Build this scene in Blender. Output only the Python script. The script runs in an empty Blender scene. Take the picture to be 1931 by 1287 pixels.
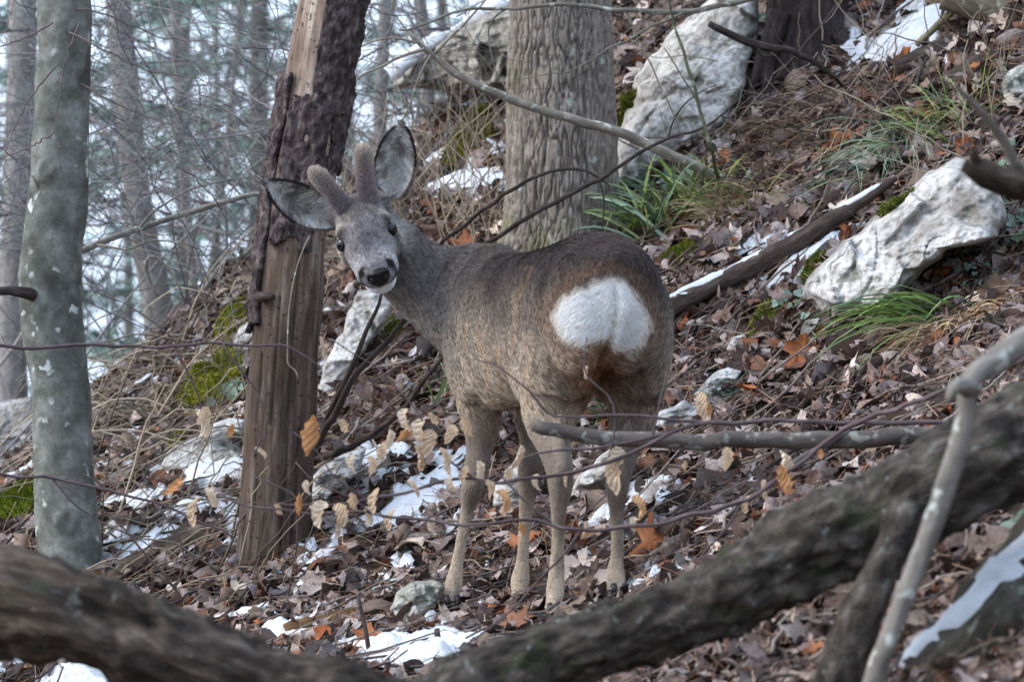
import bpy, bmesh, math, random
import numpy as np
from mathutils import Vector, Matrix

# ---------------------------------------------------------------- camera, sky, sun, exposure
SC = bpy.context.scene
COL = SC.collection
FP = 8000.0                       # focal length in photograph pixels
CX, CY = 965.5, 643.5             # image centre of the 1931 x 1287 photograph

cam_d = bpy.data.cameras.new('camera')
cam = bpy.data.objects.new('camera', cam_d); COL.objects.link(cam)
cam_d.sensor_width = 36.0
cam_d.lens = 36.0 * FP / 1931.0
cam_d.clip_start, cam_d.clip_end = 0.1, 3000.0
cam.location = (0, 0, 0); cam.rotation_euler = (math.radians(90), 0, 0)
cam_d.dof.use_dof = True
cam_d.dof.focus_distance = 8.65
cam_d.dof.aperture_fstop = 7.6
cam_d.dof.aperture_blades = 0
SC.camera = cam

SUN_EL, SUN_AZ = 38.0, -98.0      # azimuth from +Y (view direction) towards +X: soft light from the left
w = bpy.data.worlds.new('World'); SC.world = w; w.use_nodes = True
nt = w.node_tree; nt.nodes.clear()
sky = nt.nodes.new('ShaderNodeTexSky'); sky.sky_type = 'NISHITA'; sky.sun_disc = False
sky.sun_elevation = math.radians(SUN_EL); sky.sun_rotation = math.radians(SUN_AZ)
sky.air_density = 1.0; sky.dust_density = 3.0; sky.ozone_density = 1.0
veil = nt.nodes.new('ShaderNodeMixRGB'); veil.inputs[0].default_value = 0.62      # a thin even cloud layer over the blue
veil.inputs[2].default_value = (7.2, 8.8, 11.2, 1)
bg = nt.nodes.new('ShaderNodeBackground'); bg.inputs[1].default_value = 0.10
wo = nt.nodes.new('ShaderNodeOutputWorld')
nt.links.new(sky.outputs[0], veil.inputs[1]); nt.links.new(veil.outputs[0], bg.inputs[0]); nt.links.new(bg.outputs[0], wo.inputs[0])

sd = bpy.data.lights.new('sun', 'SUN'); sd.energy = 1.0; sd.angle = math.radians(28); sd.color = (1.0, 0.98, 0.96)
sun = bpy.data.objects.new('sun', sd); COL.objects.link(sun)
_az, _el = math.radians(SUN_AZ), math.radians(SUN_EL)
sdir = Vector((math.sin(_az) * math.cos(_el), math.cos(_az) * math.cos(_el), math.sin(_el)))
sun.rotation_euler = (-sdir).to_track_quat('-Z', 'Y').to_euler()
sun.location = sdir * 30

SC.view_settings.view_transform = 'Standard'; SC.view_settings.look = 'None'
SC.view_settings.gamma = 1.0; SC.view_settings.use_curve_mapping = False
SC.view_settings.exposure = 1.18
SC.render.engine = 'CYCLES'
SC.cycles.use_denoising = True
SC.cycles.max_bounces = 5; SC.cycles.diffuse_bounces = 3; SC.cycles.glossy_bounces = 2
SC.cycles.transmission_bounces = 3; SC.cycles.transparent_max_bounces = 6
SC.cycles.use_adaptive_sampling = True; SC.cycles.adaptive_threshold = 0.015

# ---------------------------------------------------------------- helpers
rnd = random.Random(7)
RNG = np.random.default_rng(11)

def P(px, py, Y):
    return Vector(((px - CX) / FP * Y, Y, -(py - CY) / FP * Y))
def pix(p):
    p = np.asarray(p, dtype=float)
    return CX + p[..., 0] / p[..., 1] * FP, CY - p[..., 2] / p[..., 1] * FP
def lin(r, g, b):
    f = lambda c: (c / 255 / 12.92) if c / 255 <= 0.04045 else ((c / 255 + 0.055) / 1.055) ** 2.4
    return (f(r), f(g), f(b))

def _hash(ix, iy, iz, seed):
    h = (ix.astype(np.int64) * 374761393 + iy.astype(np.int64) * 668265263 + iz.astype(np.int64) * 2147483647 + seed * 1274126177) & 0xFFFFFFFF
    h = ((h ^ (h >> 13)) * 1274126177) & 0xFFFFFFFF
    h = ((h ^ (h >> 16)) * 2246822519) & 0xFFFFFFFF
    return ((h ^ (h >> 15)) & 0xFFFFFF) / float(0xFFFFFF)
def noise(p, scale=1.0, seed=0):
    """value noise, -1..1, on an (n,3) or (n,2) array"""
    p = np.asarray(p, dtype=float) * scale
    if p.shape[-1] == 2:
        p = np.concatenate([p, np.zeros(p.shape[:-1] + (1,))], -1)
    i = np.floor(p).astype(np.int64); f = p - i; f = f * f * (3 - 2 * f)
    out = 0
    for dx in (0, 1):
        for dy in (0, 1):
            for dz in (0, 1):
                wgt = (f[..., 0] if dx else 1 - f[..., 0]) * (f[..., 1] if dy else 1 - f[..., 1]) * (f[..., 2] if dz else 1 - f[..., 2])
                out = out + wgt * _hash(i[..., 0] + dx, i[..., 1] + dy, i[..., 2] + dz, seed)
    return out * 2 - 1
def fbm(p, scale=1.0, seed=0, octv=3, gain=0.5):
    s = 0; a = 1.0
    for o in range(octv):
        s = s + a * noise(p, scale * 2 ** o, seed + o * 17); a *= gain
    return s

def mesh_from(name, verts, faces, smooth=True):
    me = bpy.data.meshes.new(name)
    v = np.asarray(verts, dtype=np.float32)
    if isinstance(faces, np.ndarray):
        k = faces.shape[1]; nf = faces.shape[0]
        me.vertices.add(len(v)); me.vertices.foreach_set('co', v.ravel())
        me.loops.add(nf * k); me.loops.foreach_set('vertex_index', faces.astype(np.int32).ravel())
        me.polygons.add(nf); me.polygons.foreach_set('loop_start', np.arange(0, nf * k, k, dtype=np.int32))
        me.polygons.foreach_set('loop_total', np.full(nf, k, dtype=np.int32))
        me.update(calc_edges=True)
    else:
        me.from_pydata([tuple(x) for x in v], [], faces); me.update()
    if smooth:
        me.polygons.foreach_set('use_smooth', np.ones(len(me.polygons), dtype=bool))
    return me
def add_col(me, cols, name='Col'):
    a = me.color_attributes.new(name, 'FLOAT_COLOR', 'POINT')
    c = np.ones((len(cols), 4), dtype=np.float32); c[:, :3] = np.asarray(cols)[:, :3]
    a.data.foreach_set('color', c.ravel())
def obj(name, me, material=None, parent=None):
    o = bpy.data.objects.new(name, me); COL.objects.link(o)
    if material is not None and me is not None and not len(me.materials): me.materials.append(material)
    if parent is not None: o.parent = parent
    return o
def tag(o, label=None, cat=None, group=None, kind=None):
    if label: o['label'] = label
    if cat: o['category'] = cat
    if group: o['group'] = group
    if kind: o['kind'] = kind
    return o
def empty(name, loc=(0, 0, 0)):
    o = bpy.data.objects.new(name, None); COL.objects.link(o); o.location = loc; o.empty_display_size = 0.05
    return o
def child_of(o, parent):
    """parent while keeping world coordinates of a mesh written in world space"""
    o.parent = parent; o.matrix_parent_inverse = Matrix.Translation(parent.location).inverted()
    return o

def smooth_path(pts, n):
    """Catmull-Rom through rows of pts (any columns), n samples"""
    p = np.asarray(pts, dtype=float)
    if len(p) < 3:
        t = np.linspace(0, 1, n)[:, None]; return p[0] * (1 - t) + p[-1] * t
    d = np.r_[0, np.cumsum(np.maximum(1e-6, np.linalg.norm(np.diff(p[:, :3], axis=0), axis=1)))]
    t = np.linspace(0, d[-1], n)
    m = np.zeros_like(p)
    m[1:-1] = (p[2:] - p[:-2]) / (d[2:] - d[:-2])[:, None]
    m[0] = (p[1] - p[0]) / (d[1] - d[0]); m[-1] = (p[-1] - p[-2]) / (d[-1] - d[-2])
    k = np.clip(np.searchsorted(d, t, side='right') - 1, 0, len(d) - 2)
    h = (d[k + 1] - d[k])[:, None]; u = ((t - d[k])[:, None]) / h
    return ((2 * u**3 - 3 * u**2 + 1) * p[k] + (u**3 - 2 * u**2 + u) * h * m[k] + (-2 * u**3 + 3 * u**2) * p[k + 1] + (u**3 - u**2) * h * m[k + 1])

def frames(path, side=None):
    t = np.gradient(path, axis=0); t /= np.maximum(1e-9, np.linalg.norm(t, axis=1))[:, None]
    if side is not None:
        s = np.asarray(side, float)[None] - t * (t @ np.asarray(side, float))[:, None]
        s /= np.linalg.norm(s, axis=1)[:, None]
    else:
        s = np.zeros_like(t); r = np.array([0.31, 0.2, 0.93])
        if abs(t[0] @ r) > 0.9: r = np.array([1.0, 0, 0])
        a = r - t[0] * (t[0] @ r); s[0] = a / np.linalg.norm(a)
        for i in range(1, len(t)):
            a = s[i - 1] - t[i] * (t[i] @ s[i - 1]); s[i] = a / max(1e-9, np.linalg.norm(a))
    return t, s, np.cross(t, s)

def tube(path, ra, rb=None, seg=8, side=None, cap=True):
    """closed tube along path (n,3): half widths ra along side, rb across. returns verts, quads/tri list as arrays (quads with repeated index for caps)"""
    path = np.asarray(path, float); n = len(path)
    ra = np.broadcast_to(np.asarray(ra, float), (n,)); rb = ra if rb is None else np.broadcast_to(np.asarray(rb, float), (n,))
    t, s, b = frames(path, side)
    ang = np.linspace(0, 2 * np.pi, seg, endpoint=False)
    v = path[:, None] + s[:, None] * (np.cos(ang)[None, :, None] * ra[:, None, None]) + b[:, None] * (np.sin(ang)[None, :, None] * rb[:, None, None])
    v = v.reshape(-1, 3)
    i = np.arange(n - 1)[:, None] * seg; j = np.arange(seg)[None]; k = (j + 1) % seg
    q = np.stack([i + j, i + k, i + seg + k, i + seg + j], -1).reshape(-1, 4)
    if cap:
        c0, c1 = len(v), len(v) + 1
        v = np.vstack([v, path[0] - t[0] * ra[0] * 0.35, path[-1] + t[-1] * ra[-1] * 0.35])
        jj = np.arange(seg); kk = (jj + 1) % seg
        c = np.vstack([np.stack([kk, jj, np.full(seg, c0), np.full(seg, c0)], -1),
                       np.stack([(n - 1) * seg + jj, (n - 1) * seg + kk, np.full(seg, c1), np.full(seg, c1)], -1)])
        return v, q, c[:, :3]
    return v, q, np.zeros((0, 3), int)

class MB:
    """collects arrays of quads and triangles with vertex colours and makes ONE mesh"""
    def __init__(self): self.v = []; self.f = []; self.c = []; self.n = 0
    def add(self, v, quads=None, tris=None, col=(0.2, 0.2, 0.2)):
        v = np.asarray(v, float)
        self.v.append(v)
        c = np.asarray(col, float)
        self.c.append(np.broadcast_to(c, (len(v), 3)) if c.ndim == 1 else c)
        if quads is not None and len(quads):
            q = np.asarray(quads) + self.n
            self.f.append(np.vstack([q[:, [0, 1, 2]], q[:, [0, 2, 3]]]))
        if tris is not None and len(tris): self.f.append(np.asarray(tris) + self.n)
        self.n += len(v)
    def tube(self, path, ra, rb=None, seg=6, side=None, col=(0.2, 0.2, 0.2)):
        v, q, c = tube(path, ra, rb, seg, side); self.add(v, q, c, col)
    def mesh(self, name, smooth=True):
        me = mesh_from(name, np.vstack(self.v), np.vstack(self.f), smooth)
        add_col(me, np.vstack(self.c)); return me

def in_poly(x, y, poly):
    x = np.asarray(x); y = np.asarray(y); inside = np.zeros(x.shape, bool)
    n = len(poly)
    for i in range(n):
        x0, y0 = poly[i]; x1, y1 = poly[(i + 1) % n]
        if y0 == y1: continue
        c = ((y0 > y) != (y1 > y)) & (x < (x1 - x0) * (y - y0) / (y1 - y0) + x0)
        inside ^= c
    return inside
def poly_dist(x, y, poly):
    """distance to the outline, positive inside"""
    d = np.full(np.shape(x), 1e9)
    n = len(poly)
    for i in range(n):
        x0, y0 = poly[i]; x1, y1 = poly[(i + 1) % n]
        dx, dy = x1 - x0, y1 - y0; L = dx * dx + dy * dy + 1e-12
        t = np.clip(((x - x0) * dx + (y - y0) * dy) / L, 0, 1)
        d = np.minimum(d, np.hypot(x - x0 - t * dx, y - y0 - t * dy))
    return np.where(in_poly(x, y, poly), d, -d)

# ---------------------------------------------------------------- materials
class NB:
    def __init__(self, name):
        self.m = bpy.data.materials.new(name); self.m.use_nodes = True
        self.t = self.m.node_tree; self.t.nodes.clear()
        self.out = self.n('ShaderNodeOutputMaterial'); self.p = self.n('ShaderNodeBsdfPrincipled')
        self.t.links.new(self.p.outputs[0], self.out.inputs[0])
    def n(self, typ, **kw):
        nd = self.t.nodes.new(typ)
        for k, v in kw.items(): setattr(nd, k, v)
        return nd
    def l(self, a, b): self.t.links.new(a, b)
    def coord(self, scale=(1, 1, 1), obj_space=True):
        tc = self.n('ShaderNodeTexCoord'); mp = self.n('ShaderNodeMapping'); mp.inputs['Scale'].default_value = scale
        self.l(tc.outputs['Object' if obj_space else 'Generated'], mp.inputs[0]); return mp.outputs[0]
    def noise(self, vec, scale, detail=4, rough=0.55, dist=0.0):
        nd = self.n('ShaderNodeTexNoise'); nd.inputs['Scale'].default_value = scale; nd.inputs['Detail'].default_value = detail
        nd.inputs['Roughness'].default_value = rough; nd.inputs['Distortion'].default_value = dist
        if vec is not None: self.l(vec, nd.inputs['Vector'])
        return nd.outputs[0]
    def ramp(self, fac, stops):
        r = self.n('ShaderNodeValToRGB'); e = r.color_ramp.elements
        while len(e) > 1: e.remove(e[-1])
        e[0].position, e[0].color = stops[0][0], tuple(stops[0][1]) + (1,)
        for pos, c in stops[1:]:
            x = e.new(pos); x.color = tuple(c) + (1,)
        self.l(fac, r.inputs[0]); return r.outputs[0]
    def mix(self, fac, a, b, mode='MIX'):
        m = self.n('ShaderNodeMixRGB', blend_type=mode)
        for s, x in ((0, fac), (1, a), (2, b)):
            if hasattr(x, 'is_linked') or hasattr(x, 'links'): self.l(x, m.inputs[s])
            elif s == 0: m.inputs[0].default_value = x
            else: m.inputs[s].default_value = tuple(x) + (1,)
        return m.outputs[0]
    def bump(self, h, strength=0.5, dist=0.01):
        b = self.n('ShaderNodeBump'); b.inputs['Strength'].default_value = strength; b.inputs['Distance'].default_value = dist
        self.l(h, b.inputs['Height']); self.l(b.outputs[0], self.p.inputs['Normal']); return b
    def attr(self, name='Col'):
        a = self.n('ShaderNodeAttribute'); a.attribute_name = name; return a.outputs['Color']
    def base(self, c, rough=0.85, spec=0.3):
        if hasattr(c, 'links'): self.l(c, self.p.inputs['Base Color'])
        else: self.p.inputs['Base Color'].default_value = tuple(c) + (1,)
        self.p.inputs['Roughness'].default_value = rough
        self.p.inputs['Specular IOR Level'].default_value = spec
        return self.m
# ---------------------------------------------------------------- terrain
def softp(t, k): return k * np.logaddexp(0, np.clip(t / k, -60, 60)) + np.maximum(0, t / k - 60) * k
HOOF = np.array([(np.array(P(842, 1162, 8.30))), np.array(P(974, 1154, 8.375)), np.array(P(1040, 1178, 7.835)), np.array(P(1160, 1141, 7.895))])
def H0(x, y):
    x = np.asarray(x, float); y = np.asarray(y, float)
    xs = np.clip(x, -6, 7)
    z = -.525 + .10 * (np.maximum(y, 4.0) - 8.1) + .36 * softp(y - 8.62, .10)
    z = z + .30 * xs + .24 * softp(xs - .18, .10) + .16 * xs * np.clip((y - 8.7) / 1.5, 0, 1)
    xc = np.clip(x, -3, 4); yc = 11.50 + .62 * xc - .60 * softp(-xc - .78, .08)
    z = z - .74 * softp(y - yc, .22)
    z = z + .10 * softp(y - 30, 3.0) * 1.2
    p = np.stack([x, y], -1)
    z = z + .035 * noise(p, 1.7, 101) + .020 * noise(p, 4.3, 102) + .009 * noise(p, 11, 103)
    return z
_K = np.exp(-((HOOF[:, None, :2] - HOOF[None, :, :2]) ** 2).sum(-1) / .11 ** 2)
_W = np.linalg.solve(_K, HOOF[:, 2] - H0(HOOF[:, 0], HOOF[:, 1]))
def H(x, y):
    x = np.asarray(x, float); y = np.asarray(y, float); z = H0(x, y)
    for k in range(4):
        z = z + _W[k] * np.exp(-((x - HOOF[k, 0]) ** 2 + (y - HOOF[k, 1]) ** 2) / .11 ** 2)
    return z
_YS = np.arange(5.3, 16.0, .01)
def ground(px, py):
    """world point where the view ray through a photo pixel meets the ground (None if it meets only sky)"""
    u, v = (px - CX) / FP, -(py - CY) / FP
    d = H(u * _YS, _YS) - v * _YS
    k = np.nonzero(d > 0)[0]
    if not len(k): return None
    Y = _YS[k[0]]; return Vector((u * Y, Y, float(H(u * Y, Y))))
def gY(px, py, default=11.3):
    g = ground(px, py); return default if g is None else g.y
def nrmH(x, y, e=.015):
    gx = (H(x + e, y) - H(x - e, y)) / (2 * e); gy = (H(x, y + e) - H(x, y - e)) / (2 * e)
    n = np.stack([-gx, -gy, np.ones_like(gx)], -1); return n / np.linalg.norm(n, axis=-1)[..., None]

def build_ground():
    def lines(lo, a, b, hi, step):
        mid = np.arange(a, b, step); up = []; t = b; s = step
        while t < hi: up.append(t); s *= 1.22; t += s
        dn = []; t = a - step; s = step
        while t > lo: dn.append(t); s *= 1.22; t -= s
        return np.array(dn[::-1] + list(mid) + up + [hi])
    xs, ys = lines(-500, -2.0, 2.2, 500, .02), lines(-60, 5.2, 12.6, 900, .02)
    X, Y = np.meshgrid(xs, ys); Z = H(X, Y)
    near = ((X > -2.2) & (X < 2.4) & (Y > 5) & (Y < 13)).astype(float)
    p = np.stack([X, Y], -1)
    Z = Z + near * (.007 * noise(p, 26, 104) + .004 * noise(p, 60, 105))
    v = np.stack([X, Y, Z], -1).reshape(-1, 3); nx = len(xs)
    i = np.arange(len(ys) - 1)[:, None] * nx; j = np.arange(nx - 1)[None]
    q = np.stack([i + j, i + j + 1, i + nx + j + 1, i + nx + j], -1).reshape(-1, 4)
    m = NB('forest_soil'); c = m.coord()
    n1 = m.noise(c, 9, 6, .65); n2 = m.noise(c, 70, 4, .6)
    col = m.mix(.5, m.ramp(n1, [(.3, lin(44, 36, 30)), (.5, lin(74, 60, 50)), (.7, lin(104, 88, 74))]), m.ramp(n2, [(.35, lin(38, 30, 26)), (.65, lin(112, 96, 82))]))
    m.bump(n2, .8, .02); m.base(col, .95, .1)
    tag(obj('ground', mesh_from('ground', v, q), m.m), kind='structure')
build_ground()

# ---------------------------------------------------------------- shared materials
def bark_mat(name, cols, stretch=.12, sc=60, bump=.7, moss=None, lichen=None, dist=.006):
    m = NB(name); a = m.n('ShaderNodeAttribute'); a.attribute_name = 'Grain'
    mp = m.n('ShaderNodeMapping'); mp.inputs['Scale'].default_value = (1, 1, stretch); m.l(a.outputs['Vector'], mp.inputs[0])
    n1 = m.noise(mp.outputs[0], sc, 6, .65); n2 = m.noise(a.outputs['Vector'], sc * .16, 3, .6)
    k = len(cols); col = m.ramp(n1, [(.28 + .44 * i / (k - 1), c) for i, c in enumerate(cols)])
    col = m.mix(m.ramp(n2, [(.35, (0, 0, 0)), (.7, (.6, .6, .6))]), col, cols[0])
    if lichen:
        col = m.mix(m.ramp(m.noise(a.outputs['Vector'], lichen[1], 3, .5), [(lichen[2], (0, 0, 0)), (lichen[2] + .05, (.8, .8, .8))]), col, lichen[0])
    if moss:
        col = m.mix(m.ramp(m.noise(a.outputs['Vector'], moss[1], 5, .65), [(moss[2], (0, 0, 0)), (moss[2] + .12, (.9, .9, .9))]), col, moss[0])
    tint = m.attr(); col = m.mix(1.0, col, tint, 'MULTIPLY')
    m.bump(n1, bump, dist); m.base(col, .9, .15)
    return m.m

def trunk_arrays(rows, seg, step, disp=None, side=None):
    """rows px, py, width px, Y  -> verts, tris, grain coords, length coord, angle"""
    r = np.array([tuple(P(a, b, Y)) + (w_ / 2 * Y / FP,) for a, b, w_, Y in rows])
    L = np.linalg.norm(np.diff(r[:, :3], axis=0), axis=1).sum(); n = max(4, int(L / step))
    r = smooth_path(r, n); return tube_arrays(r[:, :3], r[:, 3], seg, disp, side)
def tube_arrays(path, rad, seg, disp=None, side=None):
    n = len(path); t, s, b = frames(path, side)
    ln = np.r_[0, np.cumsum(np.linalg.norm(np.diff(path, axis=0), axis=1))]
    ang = np.linspace(0, 2 * np.pi, seg, endpoint=False)
    A, Ln = np.meshgrid(ang, ln); R = np.broadcast_to(rad[:, None], A.shape)
    g = np.stack([np.cos(A) * R, np.sin(A) * R, Ln], -1)
    Rd = R + (disp(g.reshape(-1, 3), A.ravel(), Ln.ravel()).reshape(A.shape) if disp else 0)
    v = path[:, None] + s[:, None] * (np.cos(A) * Rd)[..., None] + b[:, None] * (np.sin(A) * Rd)[..., None]
    i = np.arange(n - 1)[:, None] * seg; j = np.arange(seg)[None]; k = (j + 1) % seg
    q = np.stack([i + j, i + k, i + seg + k, i + seg + j], -1).reshape(-1, 4)
    v = v.reshape(-1, 3); g = g.reshape(-1, 3)
    e0, e1 = v[:seg].mean(0) - t[0] * rad[0] * .1, v[-seg:].mean(0) + t[-1] * rad[-1] * .1
    v = np.vstack([v, e0, e1]); g = np.vstack([g, g[:seg].mean(0), g[-seg:].mean(0)])
    jj = np.arange(seg); kk = (jj + 1) % seg; c0, c1 = len(v) - 2, len(v) - 1
    f = np.vstack([q[:, [0, 1, 2]], q[:, [0, 2, 3]], np.stack([kk, jj, np.full(seg, c0)], -1), np.stack([(n - 1) * seg + jj, (n - 1) * seg + kk, np.full(seg, c1)], -1)])
    return v, f, g
def wood_obj(name, arrs, material, parent=None, tint=(1, 1, 1)):
    v, f, g = arrs; me = mesh_from(name, v, f)
    a = me.attributes.new('Grain', 'FLOAT_VECTOR', 'POINT'); a.data.foreach_set('vector', g.astype(np.float32).ravel())
    add_col(me, np.broadcast_to(np.asarray(tint, float), (len(v), 3)) if np.ndim(tint) == 1 else tint)
    o = obj(name, me, material)
    if parent is not None: child_of(o, parent)
    return o
def jag(path, amp, rs, first=1):
    path = np.array(path, float); d = rs.normal(0, amp, path.shape); d[:first] = 0; return path + d
TWIG = bark_mat('twig_bark', [lin(70, 60, 58), lin(108, 96, 94), lin(140, 128, 124)], .15, 160, .4)
GREYB = bark_mat('grey_branch_bark', [lin(96, 90, 84), lin(136, 130, 122), lin(172, 168, 160)], .2, 90, .5, None, (lin(196, 200, 192), 40, .6))
DARKB = bark_mat('dark_branch_bark', [lin(42, 36, 34), lin(68, 60, 56), lin(98, 90, 84)], .2, 120, .5)
MOSSG = lin(86, 92, 34)
# ---------------------------------------------------------------- trees near the deer
def ridged(g, sx, sz, seed, octv=3):
    p = g * np.array([sx, sx, sz]); s = 0; a = 1
    for o in range(octv):
        s = s + a * (1 - 2 * np.abs(noise(p, 2 ** o, seed + o))); a *= .5
    return s / 1.75

def beech_tree():
    root = empty('beech_tree', ground(133, 1060)); Y = 9.35
    tag(root, 'smooth grey beech trunk with pale lichen spots at the slope edge', 'tree')
    rows = [(140, 1130, 150, Y), (135, 1065, 124, Y), (124, 960, 117, Y), (120, 850, 112, Y), (112, 720, 110, Y), (98, 600, 118, Y), (97, 500, 118, Y), (108, 380, 112, Y), (116, 250, 107, Y), (121, 120, 102, Y), (122, 0, 98, Y), (120, -250, 92, Y), (124, -700, 84, Y), (118, -1300, 70, Y)]
    m = NB('beech_bark'); a = m.n('ShaderNodeAttribute'); a.attribute_name = 'Grain'
    v = a.outputs['Vector']; n1 = m.noise(v, 16, 5, .6); n2 = m.noise(v, 120, 4, .6)
    col = m.ramp(n1, [(.3, lin(66, 68, 60)), (.5, lin(108, 110, 103)), (.72, lin(150, 153, 147))])
    col = m.mix(m.ramp(n2, [(.45, (0, 0, 0)), (.7, (.5, .5, .5))]), col, lin(82, 82, 74))
    sp = m.mix(1.0, m.ramp(m.noise(v, 34, 2, .45), [(.60, (0, 0, 0)), (.66, (.8, .8, .8))]), m.ramp(m.noise(v, 9, 2), [(.50, (0, 0, 0)), (.60, (1, 1, 1))]), 'MULTIPLY')
    col = m.mix(sp, col, lin(214, 218, 214))
    scar = m.ramp(m.noise(v, 7.5, 2, .4), [(.62, (0, 0, 0)), (.70, (.8, .8, .8))]); col = m.mix(scar, col, lin(64, 60, 56))
    m.bump(m.noise(v, 50, 4, .6), .35, .004); m.base(col, .85, .2)
    def disp(g, A, L):
        d = .0035 * noise(g, 14, 1) + .0012 * noise(g, 60, 2)
        for (aa, ll, sz) in ((-1.2, .62, .018), (-1.9, .95, .016), (-1.5, .17, .020), (-1.0, 1.25, .014)):
            da = np.abs(np.angle(np.exp(1j * (A - aa)))) * .065; rr = np.hypot(da, L - ll)
            d = d + .006 * np.exp(-((rr - sz) / .007) ** 2) - .003 * np.exp(-(rr / .010) ** 2)
        return d
    wood_obj('trunk', trunk_arrays(rows, 72, .012, disp, (1, 0, 0)), m.m, root)
    # broken side branch and thin limbs of the upper trunk
    rs = np.random.default_rng(5)
    wood_obj('broken_branch', trunk_arrays([(75, 560, 26, Y - .03), (45, 552, 22, Y - .08), (10, 548, 17, Y - .1), (-40, 556, 15, Y - .12), (-120, 540, 13, Y - .15)], 12, .02), DARKB, root)
    for pts in ([(130, 60), (200, 95), (290, 135), (380, 150), (470, 190)], [(100, 40), (50, 70), (0, 85), (-60, 120)], [(125, 10), (210, 30), (300, 70), (400, 80), (500, 120)],
                [(140, 150), (210, 190), (290, 225), (380, 250)], [(110, 120), (60, 180), (20, 260), (-10, 340)], [(150, 40), (120, 130), (108, 230), (112, 320)], [(100, 250), (50, 280), (-10, 300)], [(60, 330), (100, 400), (118, 470), (128, 520)]):
        p = smooth_path(np.array([tuple(P(x, y, Y - .08 + rs.normal(0, .04))) for x, y in pts]), 22)
        p = jag(p, .002, rs, 1); wood_obj('limb', tube_arrays(p, np.linspace(.0022, .0007, 22), 7), TWIG, root, (1.3, 1.3, 1.3))
    return root

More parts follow.
